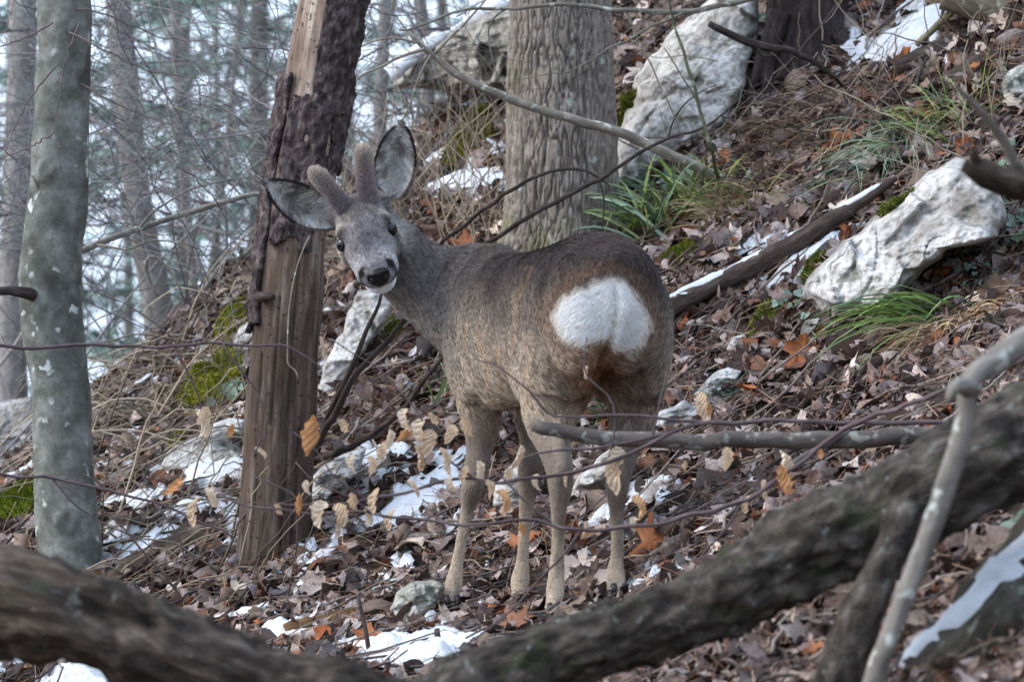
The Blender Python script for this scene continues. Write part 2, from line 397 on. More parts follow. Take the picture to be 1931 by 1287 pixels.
def dead_trunk():
    root = empty('dead_tree_trunk', ground(515, 1025)); Y = 9.08
    tag(root, 'standing dead trunk with peeling dark bark and bare tan wood', 'tree')
    rows = [(508, 1110, 146, Y), (514, 1030, 138, Y), (522, 900, 134, Y), (531, 750, 131, Y), (541, 600, 126, Y), (554, 450, 124, Y), (575, 300, 124, Y), (600, 150, 124, Y), (626, 0, 124, Y), (650, -150, 120, Y), (690, -500, 112, Y), (740, -1000, 96, Y)]
    def disp(g, A, L):
        d = .0022 * fbm(g * np.array([1, 1, .12]), 38, 21, 3) + .005 * noise(g, 8, 5) + .0016 * noise(g * np.array([1, 1, .3]), 70, 6)
        for aa, l0, l1 in ((-1.25, .05, .75), (-1.75, .35, .62), (-.9, 0.0, .35), (-2.2, .0, .5)):
            wob = .06 * noise(np.stack([L * 9, L * 0 + aa], -1), 1, 8)
            d = d - .008 * np.exp(-(np.angle(np.exp(1j * (A - aa - wob))) * .075 / .0028) ** 2) * ((L > l0) & (L < l1))
        return d
    m = NB('dead_wood'); a = m.n('ShaderNodeAttribute'); a.attribute_name = 'Grain'; v = a.outputs['Vector']
    mp = m.n('ShaderNodeMapping'); mp.inputs['Scale'].default_value = (1, 1, .10); m.l(v, mp.inputs[0])
    n1 = m.noise(mp.outputs[0], 60, 6, .65); n2 = m.noise(v, 7, 3, .6); n3 = m.noise(v, 90, 2, .5)
    sx = m.n('ShaderNodeSeparateXYZ'); m.l(v, sx.inputs[0])
    hi = m.n('ShaderNodeMapRange'); hi.inputs[1].default_value = .55; hi.inputs[2].default_value = .90; m.l(sx.outputs[2], hi.inputs[0])
    old = m.ramp(n1, [(.3, lin(46, 38, 34)), (.5, lin(82, 70, 62)), (.7, lin(126, 112, 101))])
    bare = m.ramp(n1, [(.3, lin(88, 73, 64)), (.5, lin(144, 125, 112)), (.72, lin(198, 184, 170))])
    col = m.mix(hi.outputs[0], old, bare)
    col = m.mix(m.ramp(n2, [(.42, (0, 0, 0)), (.66, (.55, .55, .55))]), col, lin(84, 66, 54))
    col = m.mix(m.ramp(n3, [(.62, (0, 0, 0)), (.68, (.9, .9, .9))]), col, lin(64, 46, 38))
    m.bump(n1, .6, .004); m.base(col, .88, .15)
    arr = trunk_arrays(rows, 150, .008, disp, (1, 0, 0))
    wood_obj('trunk', arr, m.m, root)
    # loose bark plates
    r = np.array([tuple(P(a_, b_, Y_)) + (w_ / 2 * Y_ / FP, b_) for a_, b_, w_, Y_ in rows]); n = 420; r = smooth_path(r, n)
    bm = bark_mat('dead_bark', [lin(42, 35, 35), lin(76, 65, 65), lin(118, 105, 103), lin(164, 150, 144)], .5, 80, 1.0, None, None, .02)
    def plate(name, a0, a1, y0, y1, ragged, seed, off=.007, th=.006):
        t, s, b = frames(r[:, :3], (1, 0, 0)); seg = 110
        ang = np.linspace(a0, a1, seg); ln = np.r_[0, np.cumsum(np.linalg.norm(np.diff(r[:, :3], axis=0), axis=1))]
        A, I = np.meshgrid(ang, np.arange(n)); Ln = ln[I]; g = np.stack([np.cos(A) * .075, np.sin(A) * .075, Ln], -1)
        py = r[I, 4]; rag = noise(g.reshape(-1, 3), 22, seed).reshape(A.shape) * ragged + noise(g.reshape(-1, 3), 70, seed + 3).reshape(A.shape) * ragged * .4
        fa = (A - a0) / (a1 - a0); ed = np.minimum(fa, 1 - fa) * (a1 - a0) * 75
        keep = (py + rag > y0) & (py + rag < y1) & (ed + .25 * rag > 2)
        cr = ridged(g.reshape(-1, 3), 40, 16, seed + 9).reshape(A.shape)
        R = r[I, 3] + off + .009 * np.clip(cr, -.7, 1) + .004 * noise(g.reshape(-1, 3), 90, seed + 6).reshape(A.shape) + .003 * noise(g.reshape(-1, 3), 30, seed + 5).reshape(A.shape)
        f = lambda R_: (r[I, :3] + s[I] * (np.cos(A) * R_)[..., None] + b[I] * (np.sin(A) * R_)[..., None]).reshape(-1, 3)
        vo_, vi = f(R), f(r[I, 3] + off - th); N = n * seg
        cell = keep[:-1, :-1] & keep[1:, :-1] & keep[:-1, 1:] & keep[1:, 1:]
        i, j = np.nonzero(cell); a_ = i * seg + j; q = np.stack([a_, a_ + 1, a_ + seg + 1, a_ + seg], -1)
        e = {}
        fac = [q, q[:, ::-1] + N]
        pad = np.pad(cell, 1)
        side = []
        for di, dj, k0, k1 in ((-1, 0, 0, 1), (1, 0, 2, 3), (0, -1, 3, 0), (0, 1, 1, 2)):
            m_ = ~pad[1 + i + di, 1 + j + dj]; side.append(np.stack([q[m_, k1], q[m_, k0], q[m_, k0] + N, q[m_, k1] + N], -1))
        fq = np.vstack(fac + side); used = np.unique(fq); mp_ = np.full(2 * N, -1); mp_[used] = np.arange(len(used))
        fq = mp_[fq]; V = np.vstack([vo_, vi])[used]; G = np.vstack([g.reshape(-1, 3)] * 2)[used]
        wood_obj(name, (V, np.vstack([fq[:, [0, 1, 2]], fq[:, [0, 2, 3]]]), G), bm, root)
    # the front of the trunk is angle -pi/2 or +pi/2 depending on the frame: find it
    t, s, b = frames(r[:, :3], (1, 0, 0)); F = math.pi / 2 if b[n // 2][1] < 0 else -math.pi / 2
    sg = 1 if F < 0 else -1                       # angle grows towards the picture's right when sg = 1
    def ap(f0, f1):                               # fractions of the visible half width, -1 left .. 1 right
        a, b_ = F + sg * math.asin(max(-1, min(1, f0))), F + sg * math.asin(max(-1, min(1, f1)))
        return (min(a, b_), max(a, b_))
    lo, hi_ = ap(-.62, .62); plate('bark_plate', lo, hi_, 175, 462, 34, 31)
    lo, hi_ = ap(-.10, .99); plate('bark_plate', lo, hi_ + .3, -260, 215, 26, 32, .006)
    lo, hi_ = ap(-1, -.70); plate('bark_plate', lo - .35, hi_, 150, 625, 22, 33, .010, .008)
    lo, hi_ = ap(.66, 1); plate('bark_plate', lo, hi_ + .4, 190, 330, 26, 34, .006, .006)
    # knot stub and hanging dead tendril
    rs = np.random.default_rng(3)
    wood_obj('knot_stub', trunk_arrays([(490, 561, 22, Y - .06), (503, 560, 16, Y - .085), (516, 561, 11, Y - .10)], 10, .006), DARKB, root)
    p = smooth_path(np.array([tuple(P(x, y, Y - .10)) for x, y in ((585, 445), (572, 470), (556, 520), (545, 590), (542, 680), (545, 690), (558, 700), (562, 715))]), 30)
    wood_obj('tendril', tube_arrays(p, np.full(30, .0017), 6), GREYB, root, (1.2, 1.15, 1.1))
    return root

def furrowed_tree():
    Y = 9.95; root = empty('ash_tree', ground(1060, 470))
    tag(root, 'thick furrowed grey brown trunk behind the deer, mossy at its foot', 'tree')
    rows = [(1058, 560, 300, Y), (1058, 480, 242, Y), (1058, 430, 222, Y), (1059, 370, 212, Y), (1059, 280, 205, Y), (1058, 200, 201, Y), (1056, 100, 194, Y), (1055, 0, 187, Y), (1053, -200, 180, Y), (1050, -700, 165, Y), (1046, -1300, 140, Y)]
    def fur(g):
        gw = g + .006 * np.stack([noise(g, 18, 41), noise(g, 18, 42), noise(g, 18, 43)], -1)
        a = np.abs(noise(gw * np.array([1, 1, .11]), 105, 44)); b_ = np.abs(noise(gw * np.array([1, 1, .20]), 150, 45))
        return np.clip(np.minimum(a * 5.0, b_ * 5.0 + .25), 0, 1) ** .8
    def disp(g, A, L):
        gw = g + .012 * np.stack([noise(g, 16, 41), noise(g, 16, 42), noise(g, 16, 43)], -1)
        ri = fur(g)
        d = .009 * (ri - .6) + .002 * noise(g, 55, 45) + .005 * noise(g, 6, 46)
        butt = np.clip((.33 - L) / .3, 0, 1) ** 2
        return d + butt * .03 * np.cos(A * 5 + 1.0)
    v, f, g = trunk_arrays(rows, 400, .0065, disp, (1, 0, 0))
    m = bark_mat('furrowed_bark', [lin(104, 94, 86), lin(140, 130, 120), lin(172, 164, 154)], .35, 120, .5, None, (lin(168, 176, 166), 30, .66))
    nz = noise(v, 18, 47) * .5 + noise(v, 50, 48) * .35
    hgt = (v[:, 2] - float(H(.115, 9.85))); mo = np.clip(.9 - hgt / .17 + nz * 1.1, 0, 1)[:, None]
    sd = np.clip((.50 - np.abs(hgt - .2)) / .2, 0, 1) * np.clip(noise(v, 11, 49) - .45, 0, 1)
    mo = np.maximum(mo, sd[:, None])
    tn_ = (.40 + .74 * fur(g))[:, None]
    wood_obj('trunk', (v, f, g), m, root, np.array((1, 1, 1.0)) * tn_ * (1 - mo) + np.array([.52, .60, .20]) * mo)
    return root

def dark_tree():
    g0 = ground(1520, 100); Y = g0.y; root = empty('dark_barked_tree', g0)
    tag(root, 'dark brown rough trunk foot beside the upper snow patch', 'tree')
    rows = [(1530, 150, 200, Y), (1526, 90, 162, Y), (1522, 40, 150, Y), (1520, -20, 146, Y), (1518, -400, 138, Y), (1512, -1100, 120, Y)]
    disp = lambda g, A, L: .009 * ridged(g, 30, 10, 51, 3) + .004 * noise(g, 12, 52)
    m = bark_mat('dark_rough_bark', [lin(36, 30, 30), lin(62, 54, 52), lin(92, 82, 78)], .3, 70, .9)
    wood_obj('trunk', trunk_arrays(rows, 110, .012, disp, (1, 0, 0)), m, root)
    rs = np.random.default_rng(8)
    for pts in ([(1470, 20, 46), (1452, 90, 36), (1446, 170, 26), (1452, 260, 18)], [(1465, 60, 30), (1430, 130, 22), (1408, 200, 14)], [(1580, 60, 34), (1610, 110, 24), (1650, 150, 14)]):
        wood_obj('root', trunk_arrays([(x, y, w_, Y - .09) for x, y, w_ in pts], 14, .02, lambda g, A, L: .004 * noise(g, 40, 53)), m, root)
    return root
beech_tree(); dead_trunk(); furrowed_tree(); dark_tree()

# ---------------------------------------------------------------- wood lying on the slope and in front
def log_obj(name, rows, material, label, cat, disp=None, seg=40, step=.012, tint=(1, 1, 1), group=None, root=None, part=None):
    arrs = trunk_arrays(rows, seg, step, disp)
    if root is None:
        root = empty(name, P(rows[0][0], rows[0][1], rows[0][3])); tag(root, label, cat, group)
    wood_obj(part or 'stem', arrs, material, root, tint); return root, arrs
LOGM = bark_mat('fallen_log_bark', [lin(30, 27, 25), lin(62, 56, 51), lin(100, 92, 84), lin(146, 138, 130)], .6, 38, 1.0, (lin(60, 66, 44), 16, .56), (lin(124, 130, 124), 60, .64), .03)
LOGB = bark_mat('weathered_log_bark', [lin(32, 28, 25), lin(62, 54, 48), lin(100, 88, 78), lin(146, 134, 124)], .3, 42, 1.0, (lin(62, 70, 60), 11, .60), (lin(116, 116, 110), 55, .66), .025)
rough = lambda sd, a: (lambda g, A, L: a * .8 * noise(g, 11, sd) + a * .9 * np.clip(fbm(g * np.array([1, 1, .55]), 26, sd + 3, 3, .6), -.7, 1) + a * .5 * noise(g, 70, sd + 6))
YL = 6.0
log_obj('fallen_log', [(2500, 560, 230, 6.6), (2200, 700, 220, 6.35), (1960, 830, 205, 6.1), (1800, 900, 190, 6.0), (1650, 985, 180, YL), (1500, 1050, 160, YL), (1330, 1140, 140, YL), (1150, 1205, 140, YL), (960, 1275, 140, YL), (700, 1420, 135, 6.0), (400, 1640, 120, 6.1)], LOGM,
        'long dark mossy fallen log slanting up below the deer', 'log', rough(61, .012), 90, .008)
log_obj('fallen_log', [(-700, 1130, 190, 6.3), (-250, 1118, 196, 6.0), (0, 1130, 196, 5.85), (110, 1148, 188, 5.8), (230, 1192, 172, 5.8), (360, 1250, 160, 5.8), (520, 1300, 150, 5.85), (720, 1345, 146, 5.9), (900, 1420, 130, 6.0), (1150, 1600, 120, 6.2)], LOGB,
        'thick bent weathered log below the beech trunk, bark stripped', 'log', rough(71, .012), 90, .008)
# snag of the mossy log and the pale forked stick leaning across it
r1, _ = log_obj('leaning_branch', [(1712, 960, 60, 5.92), (1680, 1040, 70, 5.88), (1640, 1130, 78, 5.86), (1600, 1220, 80, 5.86), (1560, 1330, 80, 5.88), (1480, 1560, 76, 6.0)], LOGM, 'dark mossy branch stub leaning against the long fallen log', 'branch', rough(81, .004), 30)
r2, _ = log_obj('forked_stick', [(2300, 480, 60, 5.7), (2050, 585, 58, 5.6), (1940, 640, 50, 5.55), (1870, 685, 46, 5.52), (1830, 720, 42, 5.5), (1818, 800, 38, 5.5), (1790, 900, 40, 5.5), (1752, 1010, 43, 5.5), (1705, 1130, 40, 5.5), (1660, 1250, 40, 5.5), (1610, 1400, 46, 5.55), (1520, 1700, 44, 5.7)], GREYB,
        'pale bare stick with a bend, leaning over the mossy log', 'branch', rough(85, .0016), 22)
wood_obj('side_stub', trunk_arrays([(1834, 735, 40, 5.5), (1812, 728, 34, 5.47), (1797, 735, 26, 5.45), (1790, 760, 14, 5.45)], 12, .01), GREYB, r2)
# snow topped log at the lower right
def snow_strip(root, path, rad, wid, thick, seed, breaks=.0):
    """a ragged ridge of snow along the top of a log path"""
    n = len(path); t, s, b = frames(path); up = np.array([0, 0, 1.0]); us = up - t * (t @ up)[:, None]; us /= np.linalg.norm(us, axis=1)[:, None]; sd_ = np.cross(t, us)
    K = 15; a = np.linspace(-1, 1, K); ln = np.r_[0, np.cumsum(np.linalg.norm(np.diff(path, axis=0), axis=1))]
    wv = np.clip(1 + .6 * noise(np.stack([ln * 14, ln * 0 + seed], -1), 1, seed) - breaks * (noise(np.stack([ln * 22, ln * 0], -1), 1, seed + 4) > .2), 0.05, 2)
    th = a[None] * (wid * wv)[:, None]; lift = thick * np.clip(1 - a[None] ** 2, 0, 1) ** .6 * np.clip(wv, 0, 1)[:, None]
    R = rad[:, None] - .004 + lift + .003 * noise(np.stack([np.broadcast_to(ln[:, None] * 40, th.shape), th * 9], -1).reshape(-1, 2), 1, seed + 7).reshape(th.shape)
    v = path[:, None] + us[:, None] * (np.cos(th) * R)[..., None] + sd_[:, None] * (np.sin(th) * R)[..., None]
    i = np.arange(n - 1)[:, None] * K; j = np.arange(K - 1)[None]; q = np.stack([i + j, i + j + 1, i + K + j + 1, i + K + j], -1).reshape(-1, 4)
    child_of(obj('snow_strip', mesh_from('snow_strip', v.reshape(-1, 3), q), SNOW), root)
_m = NB('snow'); _c = _m.coord(); _n = _m.noise(_c, 110, 5, .65); _m.bump(_n, .7, .010)
SNOW = _m.base(_m.mix(_m.ramp(_m.noise(_c, 190, 3, .6), [(.66, (0, 0, 0)), (.72, (.75, .75, .75))]), _m.ramp(_m.noise(_c, 26, 4), [(.3, (.68, .71, .76)), (.7, (.82, .84, .87))]), lin(120, 104, 92)), .55, .3)
_m.p.inputs['Subsurface Weight'].default_value = .0
def px_path(rows, n):
    r = smooth_path(np.array([tuple(P(a, b, Y)) + (w_ / 2 * Y / FP,) for a, b, w_, Y in rows]), n); return r[:, :3], r[:, 3]
rows = [(2300, 800, 300, 6.35), (2080, 1020, 290, 6.2), (1960, 1160, 280, 6.1), (1860, 1290, 280, 6.05), (1740, 1450, 280, 6.1), (1600, 1680, 270, 6.3)]
r3, _ = log_obj('snowy_log', rows, bark_mat('greenish_log_bark', [lin(46, 42, 37), lin(78, 73, 65), lin(116, 110, 100)], .5, 40, 1.0, (lin(74, 78, 56), 12, .60), (lin(126, 128, 120), 50, .62), .02), 'big greenish fallen log with a line of snow along its top', 'log', rough(91, .012), 70)
p_, d_ = px_path(rows, 160); snow_strip(r3, p_, d_, .36, .016, 5, .4)
# half buried snow dusted pole beside the deer
yA, yB = gY(1262, 592), gY(1610, 400)
rows = [(1150, 650, 42, yA - .02)] + [(x, y, w_, min(gY(x, y + 16), gY(x, y + 26)) - .045) for x, y, w_ in ((1262, 580, 40), (1340, 542, 40), (1420, 502, 38), (1500, 456, 34), (1580, 408, 30), (1640, 370, 24), (1690, 335, 14))]
r4, _ = log_obj('snowy_pole', rows, DARKB, 'thin fallen pole dusted with snow behind the deer rump', 'branch', rough(95, .002), 20, .012, (1.5, 1.4, 1.35))
p_, d_ = px_path(rows, 120); snow_strip(r4, p_, d_, .95, .006, 8, .5)
# rotten stump log by the dead trunk
yA, yB = gY(215, 1100), gY(425, 1020)
log_obj('rotten_log', [(150, 1150, 60, yA), (215, 1108, 66, yA), (300, 1058, 72, (yA + yB) / 2), (370, 1025, 74, yB), (424, 1008, 66, yB)], LOGB, 'short rotten log with a splintered end below the dead trunk', 'log', rough(97, .007), 40, .008)
yA = gY(470, 1230); log_obj('rotten_log', [(540, 1195, 30, gY(540, 1210)), (600, 1180, 42, gY(600, 1195)), (660, 1165, 36, gY(660, 1180)), (700, 1150, 20, gY(700, 1165))], bark_mat('rotten_wood', [lin(62, 46, 30), lin(112, 86, 58), lin(150, 122, 88)], .1, 60, 1.0), 'small crumbling yellow brown log among leaves near the bent log', 'log', rough(99, .008), 26, .006)
# wood in the upper right corner
yA, yB = gY(1640, 300), gY(1920, 70)
log_obj('buried_log', [(1600, 330, 40, yA), (1680, 268, 52, yA * .7 + yB * .3), (1780, 185, 58, yA * .4 + yB * .6), (1870, 112, 56, yB), (1990, 10, 50, yB + .2)], LOGB, 'long half buried grey log running up the slope above the grass', 'log', rough(103, .008), 34, .012)
yB = gY(1860, 30, 10.3); log_obj('tan_log', [(1780, -12, 60, yB - .05), (1860, 14, 56, yB - .05), (1950, 40, 52, yB), (2100, 90, 50, yB + .05)], GREYB, 'pale brown fallen trunk at the top of the slope', 'log', rough(105, .004), 26, .012, (.8, .72, .58))
yB = gY(1770, 110, 10.0); log_obj('dark_log', [(1690, 130, 30, yB), (1740, 112, 46, yB), (1800, 80, 44, yB), (1850, 30, 34, yB + .15)], DARKB, 'short dark wet log beside the upper snow patch', 'log', rough(107, .006), 24, .012)
yB = gY(1780, 70, 10.2) - .05; log_obj('bare_stick', [(1728, 85, 12, yB), (1765, 50, 15, yB), (1800, 15, 15, yB), (1840, -40, 12, yB)], GREYB, 'straight tan stick lying along the upper snow patch', 'branch', rough(108, .001), 12, .012, (.9, .8, .6))
# blurred broken branch reaching in from the right
r5, _ = log_obj('broken_branch', [(2600, 560, 66, 6.6), (2200, 420, 62, 6.2), (2000, 372, 60, 6.0), (1930, 352, 58, 5.95), (1875, 335, 54, 5.9), (1838, 318, 44, 5.88), (1818, 308, 26, 5.88)], LOGB, 'broken branch end in front of the right hand boulder', 'branch', rough(109, .004), 26, .010)
wood_obj('side_stub', trunk_arrays([(1850, 322, 26, 5.89), (1838, 296, 20, 5.87), (1832, 282, 10, 5.86)], 10, .008), LOGB, r5)
wood_obj('side_twig', trunk_arrays([(1990, 372, 26, 5.95), (1930, 330, 24, 5.93), (1890, 262, 20, 5.9), (1850, 210, 14, 5.88), (1800, 160, 9, 5.85)], 10, .02), GREYB, r5, (.75, .68, .66))
# ---------------------------------------------------------------- limestone, snow and moss
def closed_outline(poly, n, rag, seed, sharp=False):
    p = np.array(poly, float); m = len(p); q = np.vstack([p[-2:], p, p[:3]])
    if sharp:
        r = np.vstack([p, p[:1]]); d = np.r_[0, np.cumsum(np.linalg.norm(np.diff(r, axis=0), axis=1))]; t = np.linspace(0, d[-1], n, endpoint=False)
        o = np.stack([np.interp(t, d, r[:, 0]), np.interp(t, d, r[:, 1])], -1); c = p.mean(0); w_ = o - c; L = np.linalg.norm(w_, axis=1)[:, None]
        return o + w_ / np.maximum(L, 1) * (noise(o, 1 / 23.0, seed) * rag)[:, None], c
    q = np.c_[q, np.zeros(len(q))]; r = smooth_path(q, 900)[:, :2]
    i0 = np.argmin(((r[60:400] - p[0]) ** 2).sum(1)) + 60
    i1 = np.argmin(((r[500:] - p[0]) ** 2).sum(1)) + 500
    r = r[i0:i1]; d = np.r_[0, np.cumsum(np.linalg.norm(np.diff(r, axis=0), axis=1))]
    t = np.linspace(0, d[-1], n, endpoint=False); o = np.stack([np.interp(t, d, r[:, 0]), np.interp(t, d, r[:, 1])], -1)
    c = p.mean(0); k = noise(o, 1 / 17.0, seed) * rag + noise(o, 1 / 6.0, seed + 1) * rag * .5
    w_ = o - c; L = np.linalg.norm(w_, axis=1)[:, None]
    return o + w_ / np.maximum(L, 1) * k[:, None], c
def polar(nth, nr):
    i = np.arange(nr - 1)[:, None] * nth; j = np.arange(nth)[None]; k = (j + 1) % nth
    return np.stack([i + j, i + k, i + nth + k, i + nth + j], -1).reshape(-1, 4)

def lime_mat():
    m = NB('limestone'); c = m.coord()
    n1 = m.noise(c, 7, 6, .62, .4); n2 = m.noise(c, 45, 5, .65); n3 = m.noise(c, 18, 4, .6)
    col = m.ramp(n1, [(.28, lin(114, 109, 104)), (.42, lin(168, 164, 159)), (.56, lin(204, 201, 197)), (.76, lin(224, 221, 218))])
    col = m.mix(m.ramp(n2, [(.46, (0, 0, 0)), (.64, (.75, .75, .75))]), col, lin(112, 106, 99))
    col = m.mix(m.ramp(n3, [(.56, (0, 0, 0)), (.68, (.7, .7, .7))]), col, lin(98, 95, 84))
    vo = m.n('ShaderNodeTexVoronoi', feature='DISTANCE_TO_EDGE'); vo.inputs['Scale'].default_value = 5.5; m.l(m.mix(.12, c, m.n('ShaderNodeTexNoise').outputs[1]), vo.inputs['Vector'])
    col = m.mix(m.mix(1.0, m.ramp(vo.outputs[0], [(.006, (.8, .8, .8)), (.03, (0, 0, 0))]), m.ramp(m.noise(c, 11, 2), [(.5, (0, 0, 0)), (.62, (1, 1, 1))]), 'MULTIPLY'), col, lin(84, 76, 68))
    h = m.mix(.5, n2, n3); m.bump(h, 1.0, .012)
    tint = m.attr(); col = m.mix(1.0, col, tint, 'MULTIPLY')
    return m.base(col, .9, .15)
LIME = lime_mat()

def rock(name, poly, label, T, Y=None, lean=.5, sink=.0, rag=5, seed=0, tint=(1, 1, 1), group=None, amp=.02):
    nth, nr = 190, 60
    o, c = closed_outline(poly, nth, rag, seed, True); rho = 1 - np.linspace(0, 1, nr) ** 1.5
    pb = max(poly, key=lambda q: q[1])
    if Y is None: Y = gY(pb[0], pb[1]) + (T * .2 if T < .09 else T * .1)
    tilt = -.35 if T < .09 else -.75
    pxy = c + rho[:, None, None] * (o - c)
    g = (1 - rho ** 7) ** .65
    Yp = Y + (lean * (pb[1] - pxy[..., 1]) + tilt * (pxy[..., 0] - pb[0])) * Y / FP
    q0 = np.stack([(pxy[..., 0] - CX) / FP * Y, Yp, -(pxy[..., 1] - CY) / FP * Y], -1).reshape(-1, 3)
    fac = 0
    rs = np.random.default_rng(seed + 1)
    K = 16 if T > .09 else 8                             # angular broken faces: a tilted plane for each cell, with small steps between
    sd = q0[rs.integers(0, len(q0), K)]; sd = sd + rs.normal(0, .01, sd.shape); wq = q0 + .02 * np.stack([noise(q0, 9, seed + 21), 0 * q0[:, 0], noise(q0, 9, seed + 22)], -1)
    dd = ((wq[:, None, [0, 2]] - sd[None, :, [0, 2]]) ** 2).sum(-1) ** .5
    tl_ = rs.normal(0, .24, (K, 2)); of = rs.uniform(-.30, .30, K) * T
    val = of[None] + ((q0[:, None, [0, 2]] - sd[None, :, [0, 2]]) * tl_[None]).sum(-1)
    wt = np.exp(-(dd - dd.min(1)[:, None]) * 700); wt /= wt.sum(1)[:, None]
    env = (val * wt).sum(1).reshape(nr, nth)
    grv = np.exp(-(noise(q0 * np.array([1, 1, 1.0]), 4.5, seed + 13) / .035) ** 2) + .7 * np.exp(-(noise(q0, 11, seed + 14) / .05) ** 2) * (noise(q0, 5, seed + 15) > .1)
    det = (-.9 * amp * grv + .35 * amp * fbm(q0, 6, seed + 3, 3, .5) + amp * .45 * (1 - 2 * np.abs(noise(q0 * np.array([1, 1, 1.6]), 20, seed + 8))) + amp * .55 * fbm(q0 * np.array([1, 1, 1.4]), 34, seed + 9, 3, .65)).reshape(nr, nth)
    gg = g[:, None]
    Yf = Yp - T * gg - (env * 1.0 + det) * np.clip(gg * 1.6, 0, 1)
    Yb = Yp + T * gg * .9
    mk = lambda D: np.stack([(pxy[..., 0] - CX) / FP * D, D, -(pxy[..., 1] - CY) / FP * D], -1).reshape(-1, 3)
    vf, vb = mk(Yf), mk(Yb); N = nth * nr; q = polar(nth, nr)
    vb[:nth] = vf[:nth]
    me = mesh_from(name, np.vstack([vf, vb]), np.vstack([q[:, ::-1], q + N])); add_col(me, np.tile(np.array(tint, float), (2 * N, 1)))
    return tag(obj(name, me, LIME), label, 'rock', group)
ROCKS = [
 ('limestone_slab', [(1160, 300), (1168, 215), (1200, 145), (1255, 70), (1310, 20), (1370, -30), (1430, -40), (1432, 30), (1420, 100), (1400, 180), (1360, 245), (1300, 285), (1240, 320), (1190, 350), (1165, 350)], 'tall leaning limestone slab between the furrowed and the dark trunk', .12, None, .75, 3, (1, .99, .97)),
 ('limestone_boulder', [(1512, 556), (1525, 525), (1600, 450), (1690, 380), (1760, 320), (1802, 298), (1845, 312), (1885, 352), (1897, 408), (1885, 445), (1840, 462), (1790, 470), (1760, 500), (1715, 540), (1680, 575), (1630, 596), (1580, 604), (1540, 586)], 'big pale wedge shaped limestone boulder on the right slope', .10, None, .55, 11, (1.0, 1.0, 1.0)),
 ('limestone_rock', [(584, 960), (590, 900), (612, 872), (650, 858), (690, 845), (684, 880), (655, 912), (625, 938), (602, 968)], 'angular pale rock at the foot of the dead trunk', .05, None, .3, 21, (.95, .97, 1)),
 ('limestone_rock', [(640, 640), (655, 590), (675, 552), (705, 545), (735, 570), (735, 600), (700, 645), (665, 690), (640, 740), (612, 770), (598, 740), (612, 690)], 'long white rock rib on the slope below the deer chin', .05, None, .6, 31, (1.05, 1.05, 1.05)),
 ('limestone_rock', [(735, 1150), (748, 1120), (775, 1100), (815, 1094), (840, 1108), (832, 1135), (800, 1160), (770, 1185), (745, 1180)], 'small mossy grey rock beside the deer front hoof', .04, None, .25, 41, (.66, .67, .62)),
 ('limestone_rock', [(292, 892), (318, 852), (365, 822), (430, 790), (462, 792), (462, 870), (400, 890), (340, 900)], 'pale rock under moss left of the dead trunk', .06, None, .5, 51, (.98, 1, 1)),
 ('limestone_rock', [(436, 650), (452, 620), (480, 600), (484, 660), (455, 672)], 'small white rock touching the dead trunk under moss', .03, None, .4, 61, (1.05, 1.05, 1.05)),
 ('limestone_rock', [(928, 955), (940, 905), (965, 872), (1000, 858), (1015, 900), (1005, 950), (965, 980)], 'white stone behind the deer front legs', .04, None, .3, 71, (1.1, 1.1, 1.1)),
 ('limestone_rock', [(1078, 938), (1092, 900), (1125, 866), (1165, 838), (1180, 880), (1170, 935), (1120, 955)], 'white stone behind the deer hind legs', .04, None, .3, 81, (1.1, 1.1, 1.1)),
 ('limestone_rock', [(1888, 180), (1892, 140), (1920, 122), (1965, 130), (1970, 195), (1920, 205)], 'mossy grey stone wedged under the half buried log', .04, None, .3, 91, (.85, .9, .85)),
 ('limestone_rock', [(1508, 632), (1522, 606), (1558, 602), (1582, 625), (1570, 652), (1530, 656)], 'little grey stone under the tip of the big boulder', .025, None, .3, 101, (.85, .87, .82)),
 ('limestone_rock', [(1228, 806), (1245, 778), (1290, 758), (1335, 768), (1330, 795), (1290, 815)], 'flat bluish stone beside the deer hock on the slope', .03, None, .4, 111, (.92, .98, 1.05)),
 ('limestone_rock', [(1362, 662), (1378, 636), (1404, 630), (1410, 652), (1390, 672)], 'small pale stone beside the moss tuft on the slope', .02, None, .4, 121, (1, 1, 1)),
 ('limestone_rock', [(1286, 690), (1296, 674), (1314, 676), (1318, 694), (1302, 704)], 'fist sized whitish stone right of the deer rump', .015, None, .3, 131, (1, 1, 1.03)),
 ('limestone_rock', [(1310, 745), (1335, 715), (1375, 690), (1400, 700), (1380, 735), (1345, 770)], 'long low bluish rock half hidden in leaves above the pine sprig', .03, None, .5, 141, (.92, .97, 1)),
 ('limestone_rock', [(-40, 830), (-20, 780), (20, 752), (62, 748), (80, 790), (60, 850), (10, 870)], 'pale rock beside the beech trunk at the slope edge', .06, None, .4, 151, (.92, .92, .94)),
]
for nm, poly, lab, T, Y, lean, seed, tint in ROCKS: rock(nm, poly, lab, T, Y, lean, 0, 6, seed, tint, None, .015 if T < .07 else .014)
# rounded boulder with snow behind the furrowed trunk
_yb = 11.0
rock('rounded_boulder', [(735, 165), (760, 125), (800, 95), (850, 58), (905, 28), (965, 8), (1040, 20), (1050, 150), (960, 175), (880, 178), (800, 168)], 'rounded grey beige boulder with snow behind the furrowed trunk', .16, _yb, .3, 0, 4, 161, (.70, .68, .62), None, .015)

